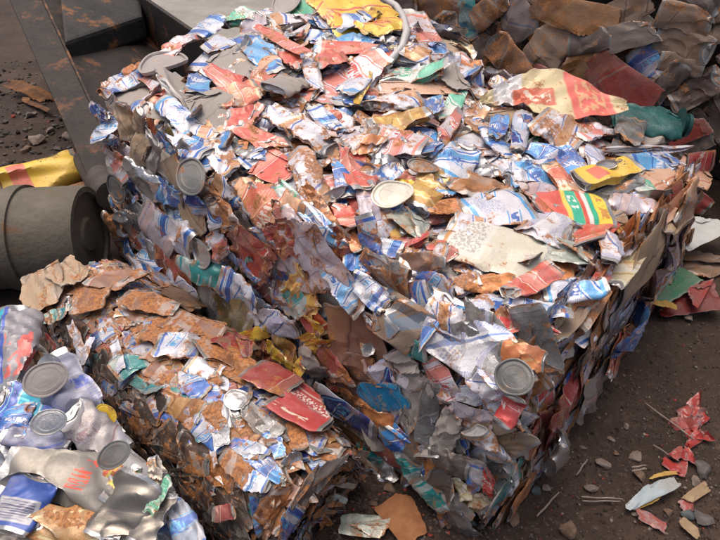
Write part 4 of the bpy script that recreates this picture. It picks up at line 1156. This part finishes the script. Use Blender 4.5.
cn = nrm(np.cross(c[1] - c[0], c[3] - c[0])); cn = cn if cn[2] > 0 else -cn
def oncb(px, py):
    return hit_plane(c[0], cn)(px, py)
w1, w2 = at(139, -8, .46), at(210, 40, .46)
w1[2] = w2[2] = 0
wn_ = nrm(np.cross(w2 - w1, Z))
slab('end_wall', [w1, w2, w2 + wn_ * .02, w1 + wn_ * .02], Z * .46, steel, steelbin)
# pipe lying across the far end of the small bale
pa, pb = np.array([-1.75, 1.40, .16]), np.array([-.87, 1.475, .16])
pd = nrm(pb - pa)
pipe = empty('steel_pipe', (float((pa[0] + pb[0]) / 2), float((pa[1] + pb[1]) / 2), 0)); tag(pipe, 'brown weathered steel pipe lying beyond the low rusty bale', 'pipe')
def lathe(name, a, b, prof, mat, parent, n=48, bumpy=0.0):
    a, b = np.asarray(a, float), np.asarray(b, float); d = nrm(b - a); L = np.linalg.norm(b - a)
    u = nrm(np.cross(d, Z)); w = np.cross(u, d)
    V, F = [], []
    for x, r in prof:
        for k in range(n):
            t_ = 2 * math.pi * k / n
            rr = r * (1 + bumpy * math.sin(3 * t_ + x * 9))
            V.append(a + d * x * L + (u * math.cos(t_) + w * math.sin(t_)) * rr)
    m_ = len(prof)
    for i in range(m_ - 1):
        for k in range(n):
            k2 = (k + 1) % n
            F.append((i * n + k, i * n + k2, (i + 1) * n + k2, (i + 1) * n + k))
    o = link(bpy.data.objects.new(name, mesh_from(name, V, F, mats=(mat,), sharp=35)))
    bm = bmesh.new(); bm.from_mesh(o.data); bmesh.ops.recalc_face_normals(bm, faces=bm.faces); bm.to_mesh(o.data); bm.free()
    if parent:
        o.parent = parent; o.matrix_local = Matrix.Translation(-parent.location)
    return o
lathe('pipe_wall', pa, pb, [(0, .139), (0, .16), (.4, .16), (.405, .165), (.42, .165), (.425, .16), (.985, .16), (1, .156), (1.0, .138), (.6, .138), (0, .138), (0, .139)], pipe_m, pipe, bumpy=.006)
lathe('collar', pa + pd * .66, pa + pd * .70, [(0, .1615), (0, .170), (1, .170), (1, .1615), (0, .1615)], pipe_m, pipe)
lathe('end_cap', pb - pd * .03, pb - pd * .012, [(0, 0), (0, .150), (1, .150), (1, .06), (1.4, .05), (1.4, 0)], pipe_m, pipe)
kn = pa + pd * .60 + np.array([.0, -.02, .163])
lathe('bolt_head', kn, kn + Z * .028, [(0, .0), (0, .022), (.7, .02), (1, .012), (1, 0)], steel, pipe, 16)
# dark sleeve leaning between bin and pipe
sa, sb_ = at(88, 160, .09), at(112, 196, .22)
sl = lathe('rubber_sleeve', sa, sb_, [(0, .0), (0, .05), (.02, .056), (.5, .058), (.97, .056), (1, .05), (1, .0)], rubber, None, 32, .01)
tag(sl, 'short dark brown sleeve leaning between the steel bin and the pipe', 'sleeve')
# yellow can on the ground
P, X, ln, wd = image_frame(hit_plane(np.array([0, 0, .05]), Z), Z, 40, 178, 17, 96, 23)
yc = link(bpy.data.objects.new('drink_can', smooth_can(77, flat=.75, dents=3, bend=.25))); yc.matrix_local = frame_matrix(P, X, Z, (ln, wd, wd), (0, 0, 0))
tag(yc, 'squashed yellow and orange can lying left of the dark sleeve', 'can')
wood = simple_mat('orange_wood', (.22, .10, .05), (.30, .15, .07), .8, 0, 30, .4)
q1, q2 = at(48, 205, .0), at(98, 189, .0); dq = nrm(q2 - q1); pq = np.array([-dq[1], dq[0], 0])
bw = slab('wood_offcut', [q1 - pq * .02, q2 - pq * .02, q2 + pq * .02, q1 + pq * .02], Z * .045, wood, None, .004)
tag(bw, 'short orange-brown wooden offcut in front of the yellow can', 'wood')
paper = simple_mat('paper', (.62, .62, .62), (.72, .72, .70), .8, 0, 30, .3)
blackm = simple_mat('charcoal', (.02, .02, .02), (.03, .03, .03), .8, 0, 30, .3)

# ------------------------------------------------------------------ scraps on the ground
def scrap(name, px, py, ang, lp, wp, mat, label, cat, group=None, z=.012, kind='sheet', zs=.4, variant=None, tilt=.08):
    P, X, ln, wd = image_frame(hit_plane(np.array([0, 0, z]), Z), Z, px, py, ang, lp, wp)
    P[2] += float(ground_z(P[0], P[1]))
    me = PR.choice(POOL[kind]) if variant is None else POOL[kind][variant]
    o = link(bpy.data.objects.new(name, me)); o.matrix_local = frame_matrix(P, X, Z, (ln, wd, wd * zs), rt(tilt))
    for s in o.material_slots: s.link = 'OBJECT'; s.material = mat
    return tag(o, label, cat, group)
redp = MAT['redp']
dred = MAT['dredp']
greenp = MAT['greenp']
greyp = simple_mat('pale_sheet', (.42, .44, .43), (.52, .53, .52), .7, 0, 12, .25)
bluep = MAT['bluep']
ochre = simple_mat('ochre_strip', (.42, .24, .05), (.50, .32, .08), .6, 0, 25, .3)
teal = simple_mat('teal_plastic', (.008, .06, .06), (.02, .115, .11), .4, 0, 12, .4)
teal_d = simple_mat('dark_teal_plastic', (.008, .05, .05), (.02, .09, .085), .4, 0, 12, .4)
otile = simple_mat('orange_rust_plate', (.24, .09, .035), (.34, .15, .06), .8, 0, 24, .4)
tanm = simple_mat('dry_leaf', (.28, .19, .11), (.38, .28, .17), .7, 0, 25, .3)
scrap('pale_sheet', 690, 232, 32, 64, 38, greyp, 'pale grey flat sheet on the ground beside the right side of the big bale', 'sheet', z=.10, kind='plate', variant=3)
scrap('dark_sheet', 700, 262, 20, 70, 34, MAT['dtn'], 'brown crumpled sheet beside the pale grey sheet', 'sheet', z=.03)
scrap('green_sheet', 664, 282, 35, 52, 44, greenp, 'flat green plastic piece beside the big bale', 'plastic scrap', z=.05, kind='plate', variant=5)
scrap('red_sheet', 686, 300, 5, 66, 32, dred, 'dark red crumpled plastic sheet on the right, below the green piece', 'plastic scrap', z=.03, zs=.5)
scrap('red_scrap', 698, 290, 60, 34, 18, redp, 'bright red torn plastic on the dark red sheet', 'plastic scrap', z=.06)
scrap('orange_scrap', 664, 304, -5, 30, 8, ochre, 'thin orange strip on the dark red sheet', 'strip', z=.06, kind='strip')
for rx, ry, ra, wh in ((696, 402, 60, 'topmost'), (686, 412, 20, 'second from top, nearer the stick'), (699, 416, -30, 'second from top, right side'), (680, 424, 10, 'leftmost, touching the stick'),
                       (691, 428, 70, 'middle'), (702, 434, 0, 'rightmost'), (694, 440, 40, 'lowest')):
    scrap('red_scrap', rx, ry, ra, 20, 13, redp, 'red torn scrap by the long stick, ' + wh + ' of its cluster', 'plastic scrap', 'red scraps round the long stick', z=.014, kind='small', zs=.8, tilt=.4)
for rx, ry, ra, wh in ((678, 453, 25, 'topmost'), (689, 456, -30, 'rightmost'), (672, 464, -20, 'leftmost'), (684, 466, 50, 'lowest')):
    scrap('red_scrap', rx, ry, ra, 19, 11, redp, 'red torn scrap by the short stick, ' + wh + ' of its cluster', 'plastic scrap', 'red scraps round the short stick', z=.013, kind='small', zs=.8, tilt=.4)
scrap('red_scrap', 690, 503, 30, 22, 16, redp, 'small red scrap below the tan leaf', 'plastic scrap', z=.012, kind='small')
scrap('red_scrap', 650, 521, -25, 36, 12, redp, 'red scrap lying below the pale blue strip', 'plastic scrap', z=.012, kind='small')
scrap('red_scrap', 528, 468, 20, 28, 14, MAT['rr'], 'dull red scrap at the near foot of the big bale', 'plastic scrap', z=.015, kind='small')
scrap('blue_strip', 651, 492, 21, 60, 17, bluep, 'pale blue crushed plastic strip on the soil', 'plastic strip', z=.025, kind='flat', zs=.7)
scrap('ochre_strip', 661, 477, 12, 30, 6, ochre, 'ochre strip above the pale blue plastic', 'strip', z=.012, kind='strip')
scrap('ochre_strip', 648, 502, 22, 40, 7, ochre, 'ochre strip below the pale blue plastic', 'strip', z=.012, kind='strip')
scrap('dry_leaf', 697, 492, 30, 32, 12, tanm, 'curled tan leaf near the right border', 'leaf', z=.015, kind='plate', variant=7)
scrap('dry_leaf', 690, 528, -40, 26, 10, tanm, 'tan curled chip in the near right corner', 'leaf', z=.015, kind='plate', variant=8)
scrap('rusty_plate', 404, 518, -52, 52, 38, otile, 'orange rusty plate lying on soil between the bales', 'plate', z=.018, kind='plate', variant=1, zs=.25)
scrap('flattened_can', 366, 526, -5, 54, 24, MAT['gg'], 'grey-green flattened can on soil beside the orange plate', 'can', z=.022, kind='flat')
scrap('red_scrap', 383, 466, 30, 18, 12, MAT['rr'], 'dull red scrap on soil beside the low bale end', 'plastic scrap', z=.015, kind='small')
# flattened teal bottle hanging over the far edge of the big bale
Nb = nrm(np.array([0, -.3, 1.0])); Pb = hit_top(646, 121) + Z * .06
P, X, ln, wd = image_frame(hit_plane(Pb, Nb), Nb, 646, 120, -8, 82, 31)
bt = empty('plastic_bottle', tuple(P)); tag(bt, 'flattened dark teal plastic bottle on the far edge of the big bale', 'bottle')
bo = link(bpy.data.objects.new('bottle_body', mesh_from('bottle_body', *crumple(41, nU=36, body=26, flat=.4, dents=4, waves=2, wave_amp=.004, cuts=1, buckle=.04)[:3], None, (teal,), 35))); bo.parent = bt
bo.matrix_local = Matrix.Translation(-bt.location) @ frame_matrix(P, X, Nb, (ln * .86, wd, wd * .8))
for q_ in (.12, .26):
    ring = lathe('bottle_ridge', P + nrm(X) * ln * q_, P + nrm(X) * (ln * q_ + .012), [(0, .0), (0, wd * .40), (.5, wd * .44), (1, wd * .40), (1, 0)], teal_d, bt, 24)
    ring.matrix_local = ring.matrix_local
cp = lathe('bottle_neck', P + nrm(X) * ln * .40, P + nrm(X) * ln * .52, [(0, 0), (0, wd * .36), (.35, wd * .22), (.6, wd * .2), (.62, wd * .25), (1, wd * .24), (1, 0)], teal_d, bt, 20)
# sticks and wires
def stick(p1, p2, r, mat, label):
    a, b = at(*p1, .012), at(*p2, .012)
    a[2] += float(ground_z(a[0], a[1])); b[2] += float(ground_z(b[0], b[1])) + .008
    d = b - a; s = nrm(np.cross(d, Z))
    pts = [a + d * k / 6 + s * .0008 * math.sin(k * 1.7 + p1[0]) for k in range(7)]
    o = link(bpy.data.objects.new('thin_stick', tube_mesh('thin_stick', pts, r * .62, mat, 6, [.8, 1, 1, .95, .95, .9, .6])))
    return tag(o, label, 'stick', 'thin sticks on the soil')
stm = simple_mat('dry_stick', (.24, .19, .16), (.34, .28, .24), .8, 0, 40, .3)
stick((646, 402), (692, 442), .0032, stm, 'long thin pale stick reaching the red scraps')
stick((655, 443), (678, 463), .003, stm, 'short thin stick lying below the longest stick')
stick((582, 496), (622, 500), .003, stm, 'thin level stick left of the pale blue strip, upper of two')
stick((583, 500), (620, 502), .0028, stm, 'thin level stick left of the pale blue strip, lower of two')
stick((538, 514), (559, 492), .0035, stm, 'thick short stick slanting near the foot of the big bale')
stick((577, 474), (586, 462), .003, stm, 'very short stick slanting near the washer')
stick((632, 467), (645, 467), .003, stm, 'tiny level stick above the ochre strip, upper of two')
stick((632, 471), (645, 471), .003, stm, 'tiny level stick above the ochre strip, lower of two')
wp = at(600, 479, .006); wp[2] += float(ground_z(wp[0], wp[1])) + .004
wa = lathe('metal_washer', wp - Z * .003, wp + Z * .003, [(0, .006), (0, .0135), (1, .0135), (1, .006), (0, .006)], simple_mat('dull_zinc', (.30, .32, .28), (.4, .42, .38), .5, .5, 40), None, 24)
tag(wa, 'round metal washer with hole lying on the soil', 'washer')
# stones one can tell apart
def stone_geo(seed):
    g = np.random.default_rng(seed)
    bm = bmesh.new(); bmesh.ops.create_icosphere(bm, subdivisions=2, radius=.5)
    ax = nrm(g.normal(size=3))
    for v in bm.verts:
        p = np.array(v.co)
        k = 1 + .18 * math.sin(p @ ax * 7) + .12 * g.normal() * .5
        for nn in planes(seed):
            d = p @ nn[:3]
            if d > nn[3]: p = p - nn[:3] * (d - nn[3])
        v.co = p * k
    V = np.array([v.co[:] for v in bm.verts]); F = [tuple(v.index for v in f.verts) for f in bm.faces]
    bm.free(); return V * (1, .8, .6), F
def planes(seed):
    g = np.random.default_rng(seed + 99)
    return [(*nrm(g.normal(size=3)), g.uniform(.22, .36)) for _ in range(6)]
planes_cache = planes
def planes(seed): return [np.array(q) for q in planes_cache(seed)]
STG = [stone_geo(s) for s in range(8)]
stone_m = [simple_mat('stone_grey', (.085, .075, .07), (.15, .135, .125), .85, 0, 60, .5), simple_mat('stone_brown', (.12, .075, .05), (.2, .13, .09), .85, 0, 60, .5),
           simple_mat('stone_pale', (.19, .135, .11), (.28, .235, .2), .85, 0, 60, .5), simple_mat('stone_blue', (.075, .09, .095), (.13, .15, .155), .8, 0, 60, .4)]
STM = [mesh_from('stone', V, F, mats=(stone_m[0],), sharp=30) for V, F in STG]
ST = [(536,489,12,3,'blue-grey stone below the foot of the big bale'),(548,486,9,2,'small pale stone right of the blue-grey stone'),(604,467,13,2,'pinkish pale stone above the washer'),(589,489,11,2,'pale stone left below the washer'),
 (637,457,12,2,'pale stone left of the short stick'),(700,521,16,0,'large grey stone near the right border'),(688,516,12,3,'blue-grey stone next to the large grey one'),(636,516,9,2,'small pale stone below the blue strip'),
 (668,512,9,1,'brown stone right of the red scrap'),(640,478,12,1,'brown stone left of the ochre strip'),(612,440,7,2,'small pale stone on dark soil in mid right'),(625,428,6,2,'small pale pebble higher on the dark soil'),
 (593,407,8,2,'white chip alone on the dark soil'),(617,453,6,1,'small brown pebble above the washer, right side'),(703,470,16,0,'grey stone at the right border below the red scraps'),(695,481,10,2,'pale stone above the tan leaf'),
 (570,532,20,1,'broad brown clod at the bottom border'),(514,520,16,1,'brown clod at the foot of the big bale'),(545,468,8,1,'brown pebble at the bale foot'),(582,448,6,2,'pale pebble near the bale right side'),
 (420,490,9,1,'brown pebble between the bales, right of the plate'),(437,505,8,2,'pale pebble between the bales'),(390,490,12,1,'brown clod above the orange plate'),(373,507,10,1,'brown clod above the flattened can'),
 (385,448,8,1,'brown pebble near the low bale end'),(448,524,10,1,'brown pebble right of the orange plate, low'),(640,312,8,1,'brown pebble beside the dark red sheet'),(705,310,7,2,'pale pebble right of the dark red sheet'),
 (688,320,9,2,'tan stone just below the dark red sheet'),(36,142,14,2,'white lump of rubble left of the steel bin'),(70,138,12,2,'white lump of rubble beside the steel bin wall'),(50,132,9,2,'small white lump between the two larger ones'),
 (30,118,10,0,'grey stone at the left border above the rubble'),(60,150,8,0,'grey pebble above the yellow can'),(25,150,9,1,'brown stone at the left border above the yellow can'),(82,205,10,3,'grey stone beside the wooden offcut')]
for k, (px, py, sz, mi, lab) in enumerate(ST):
    P = at(px, py, 0); dep = np.linalg.norm(P - np.array([0, 0, CAM_H])); w_ = sz * dep / FPX * 1.1
    o = link(bpy.data.objects.new('stone', STM[k % 8]))
    o.location = (P[0], P[1], float(ground_z(P[0], P[1])) + w_ * .18); o.scale = (w_, w_, w_); o.rotation_euler = (PR.uniform(-.3, .3), PR.uniform(-.3, .3), PR.uniform(0, 6))
    o.material_slots[0].link = 'OBJECT'; o.material_slots[0].material = stone_m[mi]
    tag(o, lab, 'stone', 'stones on the yard soil')
# crumpled leftovers under the bin: rusty strips and a white paper
scrap('paper_scrap', 87, 199, 15, 30, 14, paper, 'white paper scrap under the dark sleeve', 'paper', z=.05, kind='plate', variant=2)
scrap('rusty_strip', 32, 92, -10, 44, 9, rusty, 'rusty strip on the rubble at the left border', 'strip', z=.03, kind='strip')
scrap('rusty_strip', 36, 104, -25, 34, 8, rusty, 'lower rusty strip on the rubble left of the bin', 'strip', z=.03, kind='strip')
# gravel and grit: uncountable
gh = {'V': [], 'F': [], 'M': [], 'n': 0}
bmx = bmesh.new(); bmesh.ops.create_icosphere(bmx, subdivisions=1, radius=.5)
IV = np.array([v.co[:] for v in bmx.verts]); IF = np.array([[v.index for v in f.verts] for f in bmx.faces]); bmx.free()
gr = np.random.default_rng(4)
def spread(n, x0, x1, y0, y1, smin, smax, bias):
    for _ in range(n):
        px, py = gr.uniform(x0, x1), gr.uniform(y0, y1)
        P = at(px, py, 0)
        if py < 200 and px > 130: continue
        q = P[:3] - F0
        s_, t_ = q @ FA, q @ FB
        if 0 < s_ < BL and 0 < t_ < BW: continue
        w = gr.uniform(smin, smax) ** 1.0 * gr.choice([1, 1, 1, .5, .5, 1.6])
        V = IV * (1 + .35 * gr.normal(size=(len(IV), 1)) * .6) * w * np.array([1, gr.uniform(.6, 1), gr.uniform(.35, .8)])
        a = gr.uniform(0, 6.3); c, s2 = math.cos(a), math.sin(a)
        V = np.stack([V[:, 0] * c - V[:, 1] * s2, V[:, 0] * s2 + V[:, 1] * c, V[:, 2]], -1)
        V += (P[0], P[1], float(ground_z(P[0], P[1])) + w * .15)
        gh['V'].append(V); gh['F'].append(IF + gh['n']); gh['n'] += len(IV)
        gh['M'].append(np.full(len(IF), gr.choice(len(bias), p=bias)))
spread(6500, 480, 760, 260, 560, .0015, .0065, [.24, .54, .06, .06, .035, .065])
spread(2400, 330, 500, 430, 560, .002, .010, [.2, .56, .05, .08, .05, .06])
spread(1300, -60, 130, 60, 215, .006, .026, [.35, .30, .20, .05, .03, .07])
clod = simple_mat('soil_clod', (.028, .017, .014), (.05, .033, .026), .9, 0, 60, .5)
redbit = simple_mat('red_bit', (.26, .03, .02), (.34, .05, .04), .6, 0, 40, .2)
stone_dk = simple_mat('stone_dark', (.06, .05, .045), (.10, .085, .075), .85, 0, 60, .5)
gme = mesh_from('gravel', np.concatenate(gh['V']), np.concatenate(gh['F']), None, np.concatenate(gh['M']), [stone_dk, clod, stone_m[0], stone_m[1], redbit, stone_m[2]], smooth=False)
# index 5 (pale) is rare; swap proportions come from the bias lists
go_ = link(bpy.data.objects.new('gravel', gme)); tag(go_, 'fine gravel, clods and grit scattered over the soil', 'gravel', kind='stuff')
